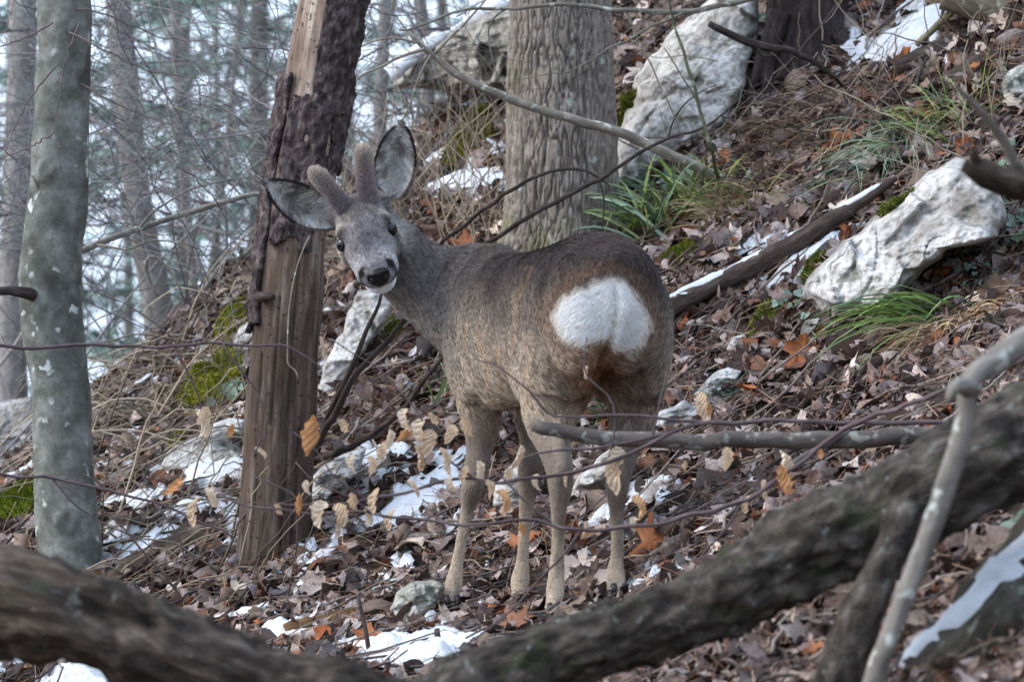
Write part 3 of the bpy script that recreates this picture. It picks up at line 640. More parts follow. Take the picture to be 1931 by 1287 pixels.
# ---- snow
SNOWPOLY = []
def ground_poly(poly):
    out = []
    for x, y in poly:
        g = ground(x, y); k = 0
        while g is None and k < 150: y += 3; k += 1; g = ground(x, y)
        out.append((g.x, g.y))
    return out
def patch(name, poly, thick, material, seed, rag=.012, nth=110, nr=26, steep=.45, drape=0):
    gp = np.array(ground_poly(poly)); o, c = closed_outline(gp * 1000, nth, rag * 1000, seed); o /= 1000; c = c / 1000
    rho = np.linspace(1, 0, nr); xy = c + rho[:, None, None] * (o - c)
    d = np.abs(poly_dist(xy[..., 0].ravel(), xy[..., 1].ravel(), o[::3])).reshape(nr, nth)
    inner = np.clip(d / (thick * 2.0), 0, 1) ** steep
    z = H(xy[..., 0], xy[..., 1]) - .002 + (thick * inner) * (1 + .35 * noise(xy, 30, seed)) + .004 * noise(xy, 55, seed + 1) * inner + .002 * noise(xy, 140, seed + 2) * inner
    z[0] = H(xy[0, :, 0], xy[0, :, 1]) - .012
    v = np.concatenate([xy, z[..., None]], -1).reshape(-1, 3)
    me = mesh_from(name, v, polar(nth, nr)[:, ::-1]); o_ = obj(name, me, material)
    n = me.polygons[len(me.polygons) // 2].normal
    if n.z < 0: me.flip_normals()
    return o_, gp, o
SN = [
 ([(190, 1030), (250, 1018), (330, 998), (352, 1020), (290, 1060), (215, 1084), (192, 1070)], 'snow patch between the beech foot and the rotten log'),
 ([(280, 905), (330, 882), (400, 868), (456, 850), (460, 915), (380, 930), (300, 925)], 'broad snow patch left of the dead trunk below mossy rock'),
 ([(188, 950), (240, 940), (300, 932), (335, 955), (250, 975), (190, 975)], 'thin snow patch between the beech and dead trunk'),
 ([(300, 985), (340, 962), (400, 950), (448, 940), (440, 965), (360, 985)], 'narrow snow strip above the rotten log'),
 ([(418, 1000), (436, 962), (462, 950), (460, 1000), (446, 1058), (424, 1050)], 'snow tucked against the left foot of the dead trunk'),
 ([(182, 690), (205, 655), (245, 625), (290, 596), (296, 614), (245, 655), (200, 695)], 'snow strip along the left crest of the slope'),
 ([(350, 628), (368, 606), (396, 598), (398, 612), (372, 632)], 'small snow streak on the crest left of the dead trunk'),
 ([(660, 892), (690, 868), (735, 846), (782, 852), (775, 880), (700, 905)], 'rounded snow patch right of the dead trunk behind twigs'),
 ([(690, 1000), (730, 955), (790, 915), (850, 872), (880, 868), (872, 915), (840, 960), (760, 1000), (705, 1012)], 'long snow patch on the slope left of the deer front leg'),
 ([(476, 1200), (520, 1182), (575, 1188), (605, 1214), (560, 1232), (495, 1222)], 'snow patch beside the crumbling yellow brown log'),
 ([(640, 1225), (700, 1208), (780, 1212), (860, 1205), (935, 1212), (905, 1240), (830, 1275), (740, 1285), (670, 1262)], 'wide trampled snow patch in front of the deer'),
 ([(425, 1176), (460, 1156), (505, 1148), (525, 1165), (470, 1186)], 'small snow patch above the bent log'),
 ([(-60, 1270), (-10, 1235), (50, 1228), (60, 1250), (10, 1290), (-60, 1310)], 'snow under the bent log at its thick end'),
 ([(60, 1300), (110, 1272), (180, 1270), (250, 1300), (200, 1340), (80, 1340)], 'snow showing beneath the bent weathered log'),
 ([(772, 372), (820, 350), (870, 332), (948, 325), (950, 360), (880, 380), (800, 388)], 'snow patch beside the furrowed trunk behind the ear'),
 ([(785, 322), (815, 298), (856, 278), (860, 294), (810, 330)], 'snow streak beside the green moss above the deer head'),
 ([(1085, 1000), (1140, 975), (1200, 950), (1262, 938), (1265, 960), (1200, 982), (1110, 1008)], 'flat snow patch among leaves behind the right hind leg'),
 ([(1170, 932), (1205, 912), (1258, 905), (1262, 925), (1210, 938)], 'small snow fleck behind the right hind leg'),
 ([(1550, 96), (1590, 78), (1650, 78), (1700, 52), (1760, 8), (1795, 10), (1768, 55), (1775, 92), (1722, 118), (1670, 138), (1600, 126)], 'large snow patch right of the dark trunk foot'),
 ([(1686, 34), (1705, 12), (1742, 6), (1748, 22), (1715, 40)], 'small snow pad at the top of the slope'),
 ([(1436, 545), (1480, 505), (1540, 465), (1600, 432), (1642, 420), (1600, 455), (1530, 500), (1470, 535)], 'snow streak between the thin pole and the big boulder'),
 ([(848, 214), (880, 198), (935, 194), (940, 208), (900, 222)], 'snow ledge below the rounded boulder'),
 ([(656, 205), (680, 180), (712, 162), (720, 180), (690, 208)], 'snow clump on the slope right of the dead trunk'),
 ([(588, 1060), (620, 1040), (655, 1036), (650, 1052), (615, 1066)], 'little snow fleck in the leaf litter below the dead trunk'),
 ([(690, 1100), (740, 1078), (790, 1066), (796, 1076), (745, 1098)], 'thin snow streak in the leaf litter left of the front hoof'),
 ([(540, 1036), (580, 1020), (610, 1022), (600, 1036), (560, 1046)], 'snow flecks right of the dead trunk foot'),
 ([(820, 1080), (858, 1060), (866, 1072), (836, 1092)], 'snow sliver on a stick beside the front leg'),
 ([(700, 1120), (735, 1104), (748, 1112), (716, 1130)], 'tiny snow fleck above the small mossy rock'),
 ([(1180, 1112), (1230, 1094), (1290, 1100), (1270, 1116), (1210, 1124)], 'half melted snow film beside the right hind hoof'),
 ([(1050, 1100), (1090, 1070), (1110, 1080), (1080, 1110)], 'snow sliver between the hind legs'),
 ([(196, 850), (230, 826), (280, 806), (290, 820), (245, 845), (205, 866)], 'thin snow streak on the brushy bank right of the beech'),
 ([(215, 760), (250, 735), (300, 712), (306, 724), (260, 750), (222, 774)], 'snow streak below the left crest'),
 ([(400, 545), (425, 515), (455, 488), (464, 498), (436, 530), (408, 558)], 'steep snow streak behind the dead trunk on the crest'),
 ([(610, 720), (640, 690), (668, 668), (676, 682), (645, 712), (618, 738)], 'snow streak below the long white rock rib'),
 ([(760, 680), (790, 655), (815, 645), (820, 662), (790, 685)], 'snow patch below the deer throat'),
 ([(-40, 905), (10, 885), (60, 880), (66, 896), (20, 912), (-40, 925)], 'snow left of the beech foot'),
]
for k, (poly, lab) in enumerate(SN):
    big = max(p[0] for p in poly) - min(p[0] for p in poly) > 75
    o, gp, outl = patch('snow_patch', poly, .032 if big else .026, SNOW, 300 + k * 7)
    tag(o, lab, 'snow'); SNOWPOLY.append(outl[::2])
# snow lying on the boulder behind the furrowed trunk
_pp = np.array([tuple(P(x, y, _yb - .02)) for x, y in ((742, 150), (775, 122), (830, 86), (890, 50), (955, 16), (1020, 8))]); _pp = smooth_path(_pp, 60)
_e = empty('boulder_snow', _pp[0]); tag(_e, 'ridge of snow on top of the rounded boulder', 'snow'); snow_strip(_e, _pp, np.full(60, .02), 1.5, .022, 17, .3)

# flecks of half melted snow between the leaves
def flecks():
    rs = np.random.default_rng(55); mb = MB()
    for (x0, x1, y0, y1, n) in ((430, 920, 1000, 1250, 70), (190, 450, 880, 1090, 50), (640, 880, 860, 1010, 30), (1080, 1320, 920, 1120, 26), (1400, 1560, 470, 560, 12), (1540, 1790, 20, 150, 22), (760, 960, 200, 400, 26), (0, 190, 760, 1000, 24), (1640, 1760, 420, 480, 5), (180, 480, 560, 700, 22), (600, 780, 560, 800, 16)):
        for i in range(n):
            g = ground(rs.uniform(x0, x1), rs.uniform(y0, y1))
            if g is None: continue
            nth, nr = 14, 4; r0 = rs.uniform(.006, .026); th = np.linspace(0, 6.283, nth, endpoint=False); rr = r0 * (1 + .45 * np.sin(th * 2 + rs.uniform(0, 6)) + rs.normal(0, .18, nth)); rho = np.linspace(1, 0, nr)[:, None]
            x = g.x + rho * rr * np.cos(th) * rs.uniform(.8, 1.8); y = g.y + rho * rr * np.sin(th); z = H(x, y) + .006 + .020 * (1 - rho ** 2) * rs.uniform(.6, 1.3) + .002 * rs.normal(0, 1, x.shape)
            mb.add(np.stack([x, y, z], -1).reshape(-1, 3), polar(nth, nr), None, (.8, .82, .86))
    tag(obj('snow_flecks', mb.mesh('snow_flecks'), SNOW), 'small flecks of melting snow scattered among the leaves', 'snow', None, 'stuff')
flecks()

# ---- moss cushions
mm = NB('moss'); mc = mm.coord(); mm.base(mm.mix(1.0, mm.ramp(mm.noise(mc, 90, 3), [(.3, (.55, .55, .55)), (.7, (1.25, 1.25, 1.2))]), mm.attr(), 'MULTIPLY'), .95, .08); MOSS = mm.m
def moss(poly, lab, thick=.02, on=None, seed=0, col=lin(104, 110, 40), n=2600, parent_rock=None):
    """cushion over the ground (or over a rock face when a depth is given) made of a body and short shoots"""
    if on is None:
        gp = np.array(ground_poly(poly)); zf = lambda x, y: H(x, y)
        nth, nr = 60, 16; o, c = closed_outline(gp * 1000, nth, 10, seed); o /= 1000; c = c / 1000
        rho = np.linspace(1, 0, nr); xy = c + rho[:, None, None] * (o - c)
        inner = np.clip((1 - rho[:, None]) * 2.2, 0, 1) ** .6
        z = zf(xy[..., 0], xy[..., 1]) - .01 + (thick + .01) * inner * (1 + .5 * noise(xy, 24, seed))
        V = np.concatenate([xy, z[..., None]], -1).reshape(-1, 3); q = polar(nth, nr)[:, ::-1]
    else:
        nth, nr = 60, 16; o, c = closed_outline(poly, nth, 11, seed); rho = np.linspace(1, 0, nr); pxy = c + rho[:, None, None] * (o - c)
        inner = np.clip((1 - rho[:, None]) * 2.2, 0, 1) ** .6
        D = on + .03 - (thick + .03) * inner * (1 + .3 * noise(pxy, 1 / 12., seed))
        V = np.stack([(pxy[..., 0] - CX) / FP * D, D, -(pxy[..., 1] - CY) / FP * D], -1).reshape(-1, 3); q = polar(nth, nr)
    if on is None: SNOWPOLY.append(o[::2])
    root = empty('moss_cushion', V.mean(0)); tag(root, lab, 'moss')
    me = mesh_from('cushion', V, q); add_col(me, np.tile(np.array(col) * .55, (len(V), 1))); child_of(obj('cushion', me, MOSS), root)
    nn = np.zeros(len(V) * 3, np.float32); me.vertex_normals.foreach_get('vector', nn); nn = nn.reshape(-1, 3)
    if on is None and nn[:, 2].mean() < 0: nn = -nn
    if on is not None and nn[:, 1].mean() > 0: nn = -nn
    rs = np.random.default_rng(seed); k = rs.integers(0, len(q), n); uu = rs.dirichlet((1, 1, 1, 1), n)
    P0 = (V[q[k]] * uu[..., None]).sum(1); N0 = nn[q[k, 0]] + rs.normal(0, .5, (n, 3)) + np.array([0, 0, .35]); N0 /= np.linalg.norm(N0, axis=1)[:, None]
    L = rs.uniform(.006, .014, n); sd_ = np.cross(N0, rs.normal(0, 1, (n, 3))); sd_ /= np.linalg.norm(sd_, axis=1)[:, None]; wd = .0022
    v = np.stack([P0 - sd_ * wd, P0 + sd_ * wd, P0 + N0 * L[:, None]], 1).reshape(-1, 3)
    cc = np.repeat(np.array(col)[None] * rs.uniform(.45, 1.6, n)[:, None] * np.array([1, 1, 1]) + rs.normal(0, .006, (n, 3)), 3, 0)
    mb = mesh_from('shoots', v, np.arange(3 * n).reshape(-1, 3), False); add_col(mb, np.clip(cc, .003, 1)); s = child_of(obj('shoots', mb, MOSS), root); s['kind'] = 'stuff'
moss([(328, 790), (340, 748), (385, 700), (440, 668), (472, 680), (468, 735), (430, 770), (375, 795)], 'big yellow green moss cushion left of the dead trunk', .055, None, 401, lin(128, 130, 44), 5000)
moss([(398, 655), (430, 612), (462, 572), (474, 590), (470, 620), (430, 655)], 'yellow green moss streak climbing to the dead trunk', .045, None, 402, lin(128, 130, 44))
moss([(300, 885), (310, 850), (350, 812), (375, 815), (350, 850), (330, 890)], 'moss strip on the left side of the pale rock', .02, None, 403, lin(110, 116, 42))
moss([(825, 328), (850, 285), (895, 238), (932, 222), (938, 258), (905, 300), (860, 330)], 'olive moss mound between the ear and furrowed trunk', .05, None, 404, lin(104, 104, 34), 4000)
moss([(1160, 245), (1172, 195), (1192, 165), (1212, 178), (1206, 205), (1188, 228)], 'dark moss tuft on the left edge of the tall slab', .004, gY(1165, 350) + .02, 405, lin(104, 108, 48), 1300)
moss([(1255, 225), (1262, 195), (1285, 172), (1302, 180), (1290, 205), (1268, 222)], 'dark moss tuft on the face of the tall slab', .002, gY(1165, 350) - .02, 406, lin(104, 106, 48), 1300)
moss([(1505, 545), (1525, 505), (1555, 478), (1580, 478), (1558, 505), (1525, 545)], 'green moss along the lower edge of the big boulder', .022, None, 407, lin(106, 112, 48), 2600)
moss([(1660, 402), (1690, 372), (1725, 362), (1722, 380), (1695, 402)], 'small moss tuft on top of the big boulder', .002, gY(1580, 604) - .03, 408, lin(108, 112, 52), 1100)
moss([(1400, 650), (1430, 605), (1470, 580), (1492, 592), (1470, 622), (1430, 652)], 'loose yellow green moss tuft on the slope by pale stone', .02, None, 409, lin(122, 124, 58), 2600)
moss([(-30, 1010), (10, 950), (50, 915), (74, 925), (66, 990), (20, 1015)], 'bright moss at the left foot of the beech', .03, None, 410, lin(98, 108, 30), 3000)
moss([(1225, 500), (1260, 478), (1310, 466), (1318, 488), (1270, 512)], 'moss pad on the slope just above the deer rump', .018, None, 411, lin(112, 116, 46))
moss([(1000, 475), (1040, 440), (1110, 415), (1168, 400), (1172, 440), (1130, 470), (1060, 490)], 'dark green moss around the furrowed trunk foot', .02, None, 412, lin(72, 80, 28), 3000)
moss([(752, 1118), (780, 1098), (805, 1096), (800, 1108), (772, 1122)], 'thin moss on the small rock by the front hoof', .006, None, 413, lin(96, 102, 44), 900)
moss([(690, 660), (720, 620), (760, 615), (765, 635), (730, 665)], 'light green moss on the slope below the deer throat', .018, None, 414, lin(116, 122, 44), 2000)
# ---------------------------------------------------------------- leaf litter
LEAFM = NB('dry_leaf'); _c = LEAFM.coord()
_col = LEAFM.mix(1.0, LEAFM.attr(), LEAFM.ramp(LEAFM.noise(_c, 150, 5, .7), [(.3, (.52, .50, .48)), (.7, (1.25, 1.25, 1.25))]), 'MULTIPLY')
LEAFM.base(_col, .62, .25); LEAFM = LEAFM.m
def bend(v, ang, kappa):
    c, s = math.cos(ang), math.sin(ang); u = v[:, 0] * c + v[:, 1] * s; w_ = -v[:, 0] * s + v[:, 1] * c; z = v[:, 2]
    a = u * kappa; u2 = np.sin(a) / kappa - z * np.sin(a); z2 = (1 - np.cos(a)) / kappa + z * np.cos(a)
    return np.stack([u2 * c - w_ * s, u2 * s + w_ * c, z2], -1)
def leaf_beech(rs, nt=7, ns=5):
    t = np.linspace(0, 1, nt); s = np.linspace(-1, 1, ns); hw = .30 * np.sin(np.pi * np.clip(t, .02, .985) ** .85) ** .75
    T, S = np.meshgrid(t, s, indexing='ij'); x = T - .5; y = S * hw[:, None]
    z = np.abs(y) * rs.uniform(-.1, .7) + .03 * np.sin(T * 22) * np.abs(S)
    v = np.stack([x, y, z], -1).reshape(-1, 3)
    i = np.arange(nt - 1)[:, None] * ns; j = np.arange(ns - 1)[None]; q = np.stack([i + j, i + ns + j, i + ns + j + 1, i + j + 1], -1).reshape(-1, 4)
    f = np.vstack([q[:, [0, 1, 2]], q[:, [0, 2, 3]]])
    return v, f
def leaf_maple(rs, lobes=5, nout=22, teeth=True):
    th = np.linspace(-2.55, 2.55, nout); r = .30 + .22 * np.abs(np.cos(th * lobes / 2 * .98)) ** 1.2 + .06 * np.cos(th)
    r = r * (1 + (.10 * np.cos(np.arange(nout) * np.pi) if teeth else 0)) * rs.uniform(.92, 1.08, nout)
    o = np.stack([np.cos(th) * r, np.sin(th) * r], -1); base = np.array([[-.16, 0]])
    ring = o * .52; v2 = np.vstack([[0.02, 0], ring, o, base]); z = rs.normal(0, .022, len(v2)) + .25 * rs.uniform(-.4, 1) * np.hypot(v2[:, 0], v2[:, 1]) ** 2
    z[1 + nout:1 + 2 * nout] += rs.normal(0, .04, nout)
    v = np.c_[v2, z]; n = nout; f = []
    for i in range(n - 1): f += [(0, 1 + i, 2 + i), (1 + i, 1 + n + i, 2 + n + i), (1 + i, 2 + n + i, 2 + i)]
    b = 1 + 2 * n; f += [(0, b, 1), (0, n, b), (1, b, 1 + n), (n, 2 * n, b)]
    # stalk
    return v, np.array(f)
def leaf_variant(kind, rs, hi=False):
    if kind == 'beech': v, f = leaf_beech(rs, 9 if hi else 5, 5 if hi else 3)
    else: v, f = leaf_maple(rs, 5 if kind == 'maple' else 7, 26 if hi else 14)
    for k in range(2 if hi else 1):
        v = bend(v, rs.uniform(0, 6.3), rs.choice([-1, 1]) * (rs.uniform(.8, 3.6) if hi else rs.uniform(.8, 5.5)))
    v = v + .02 * np.stack([noise(v, 3, int(rs.integers(999))), noise(v, 3, int(rs.integers(999))), 2 * noise(v, 4, int(rs.integers(999)))], -1)
    return v - v.mean(0), f
PAL = [lin(176, 158, 152), lin(156, 138, 132), lin(138, 116, 108), lin(118, 94, 85), lin(94, 74, 67), lin(68, 54, 50), lin(206, 192, 186), lin(162, 140, 124), lin(146, 98, 72), lin(158, 92, 56), lin(124, 84, 66), lin(150, 138, 138)]
PW = np.array([.13, .13, .13, .13, .12, .11, .06, .07, .05, .02, .05, .08]); PW = PW / PW.sum()
def rot_to(n, yaw, tiltv):
    """rotation matrices: z axis to n (+tilt), random yaw"""
    z = n + tiltv; z /= np.linalg.norm(z, axis=1)[:, None]
    a = np.stack([np.cos(yaw), np.sin(yaw), np.zeros_like(yaw)], -1); x = a - z * (a * z).sum(1)[:, None]; x /= np.linalg.norm(x, axis=1)[:, None]
    return np.stack([x, np.cross(z, x), z], -1)
def on_snow(x, y, m=0.0):
    r = np.zeros(x.shape, bool)
    for k in range(4): r |= np.hypot(x - HOOF[k, 0], (y - HOOF[k, 1] + .06) * .55) < .066      # trodden flat round the hooves
    for p in SNOWPOLY:
        a = np.array(p); lo, hi = a.min(0), a.max(0); k = np.nonzero((x > lo[0]) & (x < hi[0]) & (y > lo[1]) & (y < hi[1]))[0]
        if len(k): r[k] |= in_poly(x[k], y[k], p)
    return r
def scatter_xy(rs, n, y0, y1, mx=.15):
    y = rs.uniform(y0, y1, n); x = rs.uniform(-1, 1, n) * (.1215 * y1 + mx); k = np.abs(x) < .1215 * y + mx
    return x[k], y[k]
def litter():
    rs = np.random.default_rng(77)
    var = [leaf_variant(k, rs) for k in ['beech'] * 14 + ['maple'] * 8 + ['oak'] * 6]
    x, y = scatter_xy(rs, 70000, 5.6, 12.3)
    sn = on_snow(x, y); keep = (~sn | (rs.random(len(x)) < .04)) & (rs.random(len(x)) < np.where(y > 11.2, .5, 1)); x, y = x[keep], y[keep]
    n = len(x); nm = nrmH(x, y); z = H(x, y) + rs.uniform(-.004, .032, n)
    tilt = rs.normal(0, .70, (n, 3)); R = rot_to(nm, rs.uniform(0, 6.3, n), tilt)
    size = rs.choice([.022, .036, .052, .072], n, p=[.26, .32, .26, .16]) * rs.uniform(.8, 1.2, n)
    vi = rs.integers(0, len(var), n); mb = MB()
    ci = rs.choice(len(PAL), n, p=PW); cols = np.array(PAL)[ci] * rs.uniform(.42, 1.22, n)[:, None]
    patchy = noise(np.stack([x, y], -1), 3.0, 500); cols *= (1 + .18 * patchy)[:, None]
    for k, (v, f) in enumerate(var):
        m = np.nonzero(vi == k)[0]
        if not len(m): continue
        W = np.einsum('nij,vj->nvi', R[m], v) * size[m, None, None] + np.stack([x[m], y[m], z[m]], -1)[:, None]
        F = (f[None] + (np.arange(len(m)) * len(v))[:, None, None]).reshape(-1, 3)
        mb.add(W.reshape(-1, 3), None, F, np.repeat(cols[m], len(v), 0))
    tag(obj('leaf_litter', mb.mesh('leaf_litter', False), LEAFM), 'brown and grey leaf litter covering the slope', 'leaf litter', None, 'stuff')
    # needles and fine stalks
    n = 34000; x, y = scatter_xy(rs, n, 5.8, 12.0); ok = ~on_snow(x, y) | (rs.random(len(x)) < .06); x, y = x[ok], y[ok]; n = len(x)
    nm = nrmH(x, y); R = rot_to(nm, rs.uniform(0, 6.3, n), rs.normal(0, .22, (n, 3))); L = rs.uniform(.02, .07, n)
    z = H(x, y) + rs.uniform(.004, .046, n); d = R[:, :, 0]; s = R[:, :, 1]; C = np.stack([x, y, z], -1); wd = rs.uniform(.0004, .0009, n)[:, None]
    bow = nm * (L * .08)[:, None]
    V = np.stack([C - d * L[:, None] - s * wd, C - d * L[:, None] + s * wd, C + bow + s * wd, C + bow - s * wd, C + d * L[:, None] + s * wd, C + d * L[:, None] - s * wd], 1).reshape(-1, 3)
    b = np.arange(n)[:, None] * 6; Q = np.vstack([b + np.array([[0, 1, 2, 3]]), b + np.array([[3, 2, 4, 5]])])
    npal = np.array([lin(120, 84, 62), lin(98, 70, 54), lin(150, 120, 96), lin(168, 146, 124), lin(84, 66, 58)])
    mb = MB(); mb.add(V, Q, None, np.repeat(npal[rs.integers(0, 5, n)], 6, 0))
    tag(obj('pine_needles', mb.mesh('pine_needles', False), LEAFM), 'fallen reddish pine needles strewn over the leaves', 'needles', None, 'stuff')
    # small fallen twigs
    mb = MB(); x, y = scatter_xy(rs, 3800, 6.2, 11.8); ok = ~on_snow(x, y) | (rs.random(len(x)) < .10); x, y = x[ok], y[ok]; nm = nrmH(x, y)
    tp = [lin(66, 56, 54), lin(96, 84, 80), lin(128, 114, 106), lin(150, 138, 128), lin(52, 44, 42)]
    for i in range(len(x)):
        L = rs.uniform(.05, .30); yaw = rs.normal(.75, .9); d = np.array([math.cos(yaw), math.sin(yaw), 0]); k = 6
        u = np.linspace(-.5, .5, k) * L; px_ = x[i] + d[0] * u + rs.normal(0, .004, k); py_ = y[i] + d[1] * u + rs.normal(0, .004, k)
        pz = H(px_, py_).mean() + (H(px_[-1:], py_[-1:]) - H(px_[:1], py_[:1]))[0] * np.linspace(-.5, .5, k) + rs.uniform(.012, .045) + rs.normal(0, .003, k)
        r = rs.uniform(.0012, .0042) * (1 if L > .1 else .7)
        mb.tube(np.stack([px_, py_, pz], -1), np.linspace(r, r * .5, k), None, 5, None, tp[rs.integers(0, 5)])
    tag(obj('twig_litter', mb.mesh('twig_litter'), LEAFM), 'small fallen twigs lying among the leaves', 'twigs', None, 'stuff')

    # the leaves that show largest, one object each
    kinds = {'maple': [leaf_variant('maple', rs, True) for _ in range(8)], 'beech': [leaf_variant('beech', rs, True) for _ in range(6)], 'oak': [leaf_variant('oak', rs, True) for _ in range(6)]}
    tones = {'orange brown': (lin(166, 104, 66), .07), 'dull brown': (lin(134, 114, 100), .28), 'pale tan': (lin(196, 180, 164), .24), 'dark brown': (lin(86, 72, 64), .16), 'pinkish grey': (lin(170, 156, 149), .26)}
    tn = list(tones); tw = np.array([tones[t][1] for t in tn]); tw /= tw.sum(); cache = {}
    big = [(1505, 112, 'maple', 'orange brown', .105), (1700, 160, 'maple', 'orange brown', .11), (1590, 300, 'maple', 'orange brown', .09), (1360, 320, 'maple', 'orange brown', .075), (1230, 1060, 'maple', 'orange brown', .12), (1240, 1045, 'oak', 'dull brown', .10), (1510, 690, 'maple', 'orange brown', .075),
           (985, 1060, 'maple', 'orange brown', .08), (690, 1235, 'maple', 'orange brown', .07), (850, 1195, 'maple', 'pale tan', .075), (760, 1045, 'maple', 'dull brown', .085), (1880, 580, 'maple', 'dull brown', .08), (1770, 545, 'maple', 'orange brown', .07), (1560, 345, 'maple', 'dull brown', .08), (1480, 80, 'maple', 'pale tan', .08)]
    tries = 0
    MARKS = [('by the beech foot', 130, 1060), ('on the left crest', 300, 680), ('below the dead trunk', 520, 1080), ('beside the long snow patch', 780, 960), ('around the small mossy rock', 780, 1130), ('by the deer hooves', 1060, 1150), ('behind the deer throat', 720, 700), ('by the furrowed trunk foot', 950, 440),
             ('right of the deer rump', 1360, 640), ('under the horizontal branch', 1350, 900), ('below the drooping twig', 1300, 1060), ('under the long mossy log', 1450, 1240), ('below the big boulder', 1620, 660), ('beside the long green grass', 1780, 690), ('above the big boulder', 1680, 330), ('by the dark trunk foot', 1500, 130),
             ('below the tall slab', 1270, 380), ('on the upper slope', 1850, 200), ('between the forked stick and snowy log', 1850, 1080), ('near the bent weathered log', 450, 1190), ('right of the big boulder', 1900, 520)]
    while len(big) < 300 and tries < 4000:
        tries += 1
        px_, py_ = rs.uniform(0, 1931), rs.uniform(60, 1287)
        if py_ < 650 - px_ * .62: continue
        if px_ < 1000 and rs.random() < .3: continue
        k = rs.choice(['maple', 'beech', 'oak'], p=[.45, .3, .25])
        big.append((px_, py_, k, tn[rs.choice(5, p=tw)], rs.uniform(.05, .095)))
    for bi, (px_, py_, k, tone, sz) in enumerate(big):
        g = ground(px_, py_)
        if g is None: continue
        if len(cache) and on_snow(np.array([g.x]), np.array([g.y]))[0] and rs.random() < .85: continue
        vi_ = int(rs.integers(len(kinds[k]))); sh = int(rs.integers(3)); key = (k, vi_, tone, sh)
        if key not in cache:
            v, f = kinds[k][vi_]; me = mesh_from('fallen_leaf', v, f, True); cc = np.array(tones[tone][0]) * (.8, 1.0, 1.2)[sh]
            add_col(me, np.clip(cc[None] * (1 + .25 * noise(v, 4, vi_))[:, None], .004, .9)); me.materials.append(LEAFM); cache[key] = me
        o = bpy.data.objects.new('fallen_leaf', cache[key]); COL.objects.link(o)
        nm = nrmH(np.array([g.x]), np.array([g.y])); tl = rs.normal(0, .45, (1, 3)) + np.array([[0, -.25 if bi > 14 else -1.0, 0]])
        R = rot_to(nm, np.array([rs.uniform(0, 6.3)]), tl)[0]
        o.matrix_world = Matrix.Translation((g.x, g.y, g.z + .024 + .10 * sz)) @ Matrix(R.tolist()).to_4x4() @ Matrix.Scale(sz * rs.uniform(.9, 1.1), 4)
        shape = {'maple': 'lobed maple leaf', 'beech': 'oval beech leaf', 'oak': 'ragged many lobed leaf'}[k]
        wh = min(MARKS, key=lambda q: (q[1] - px_) ** 2 + (q[2] - py_) ** 2)[0]
        tag(o, f'{tone} {shape} on the litter {wh}', 'leaf', f'{tone} {shape[:-4]}leaves {wh}')
litter()
# ---------------------------------------------------------------- the roe deer
DF = np.array([-0.438, 0.899, 0.0]); DR = np.array([0.899, 0.438, 0.0]); DU = np.array([0, 0, 1.0])   # deer forward, right, up
HIP = np.array([0.170, 7.90, 0.0])

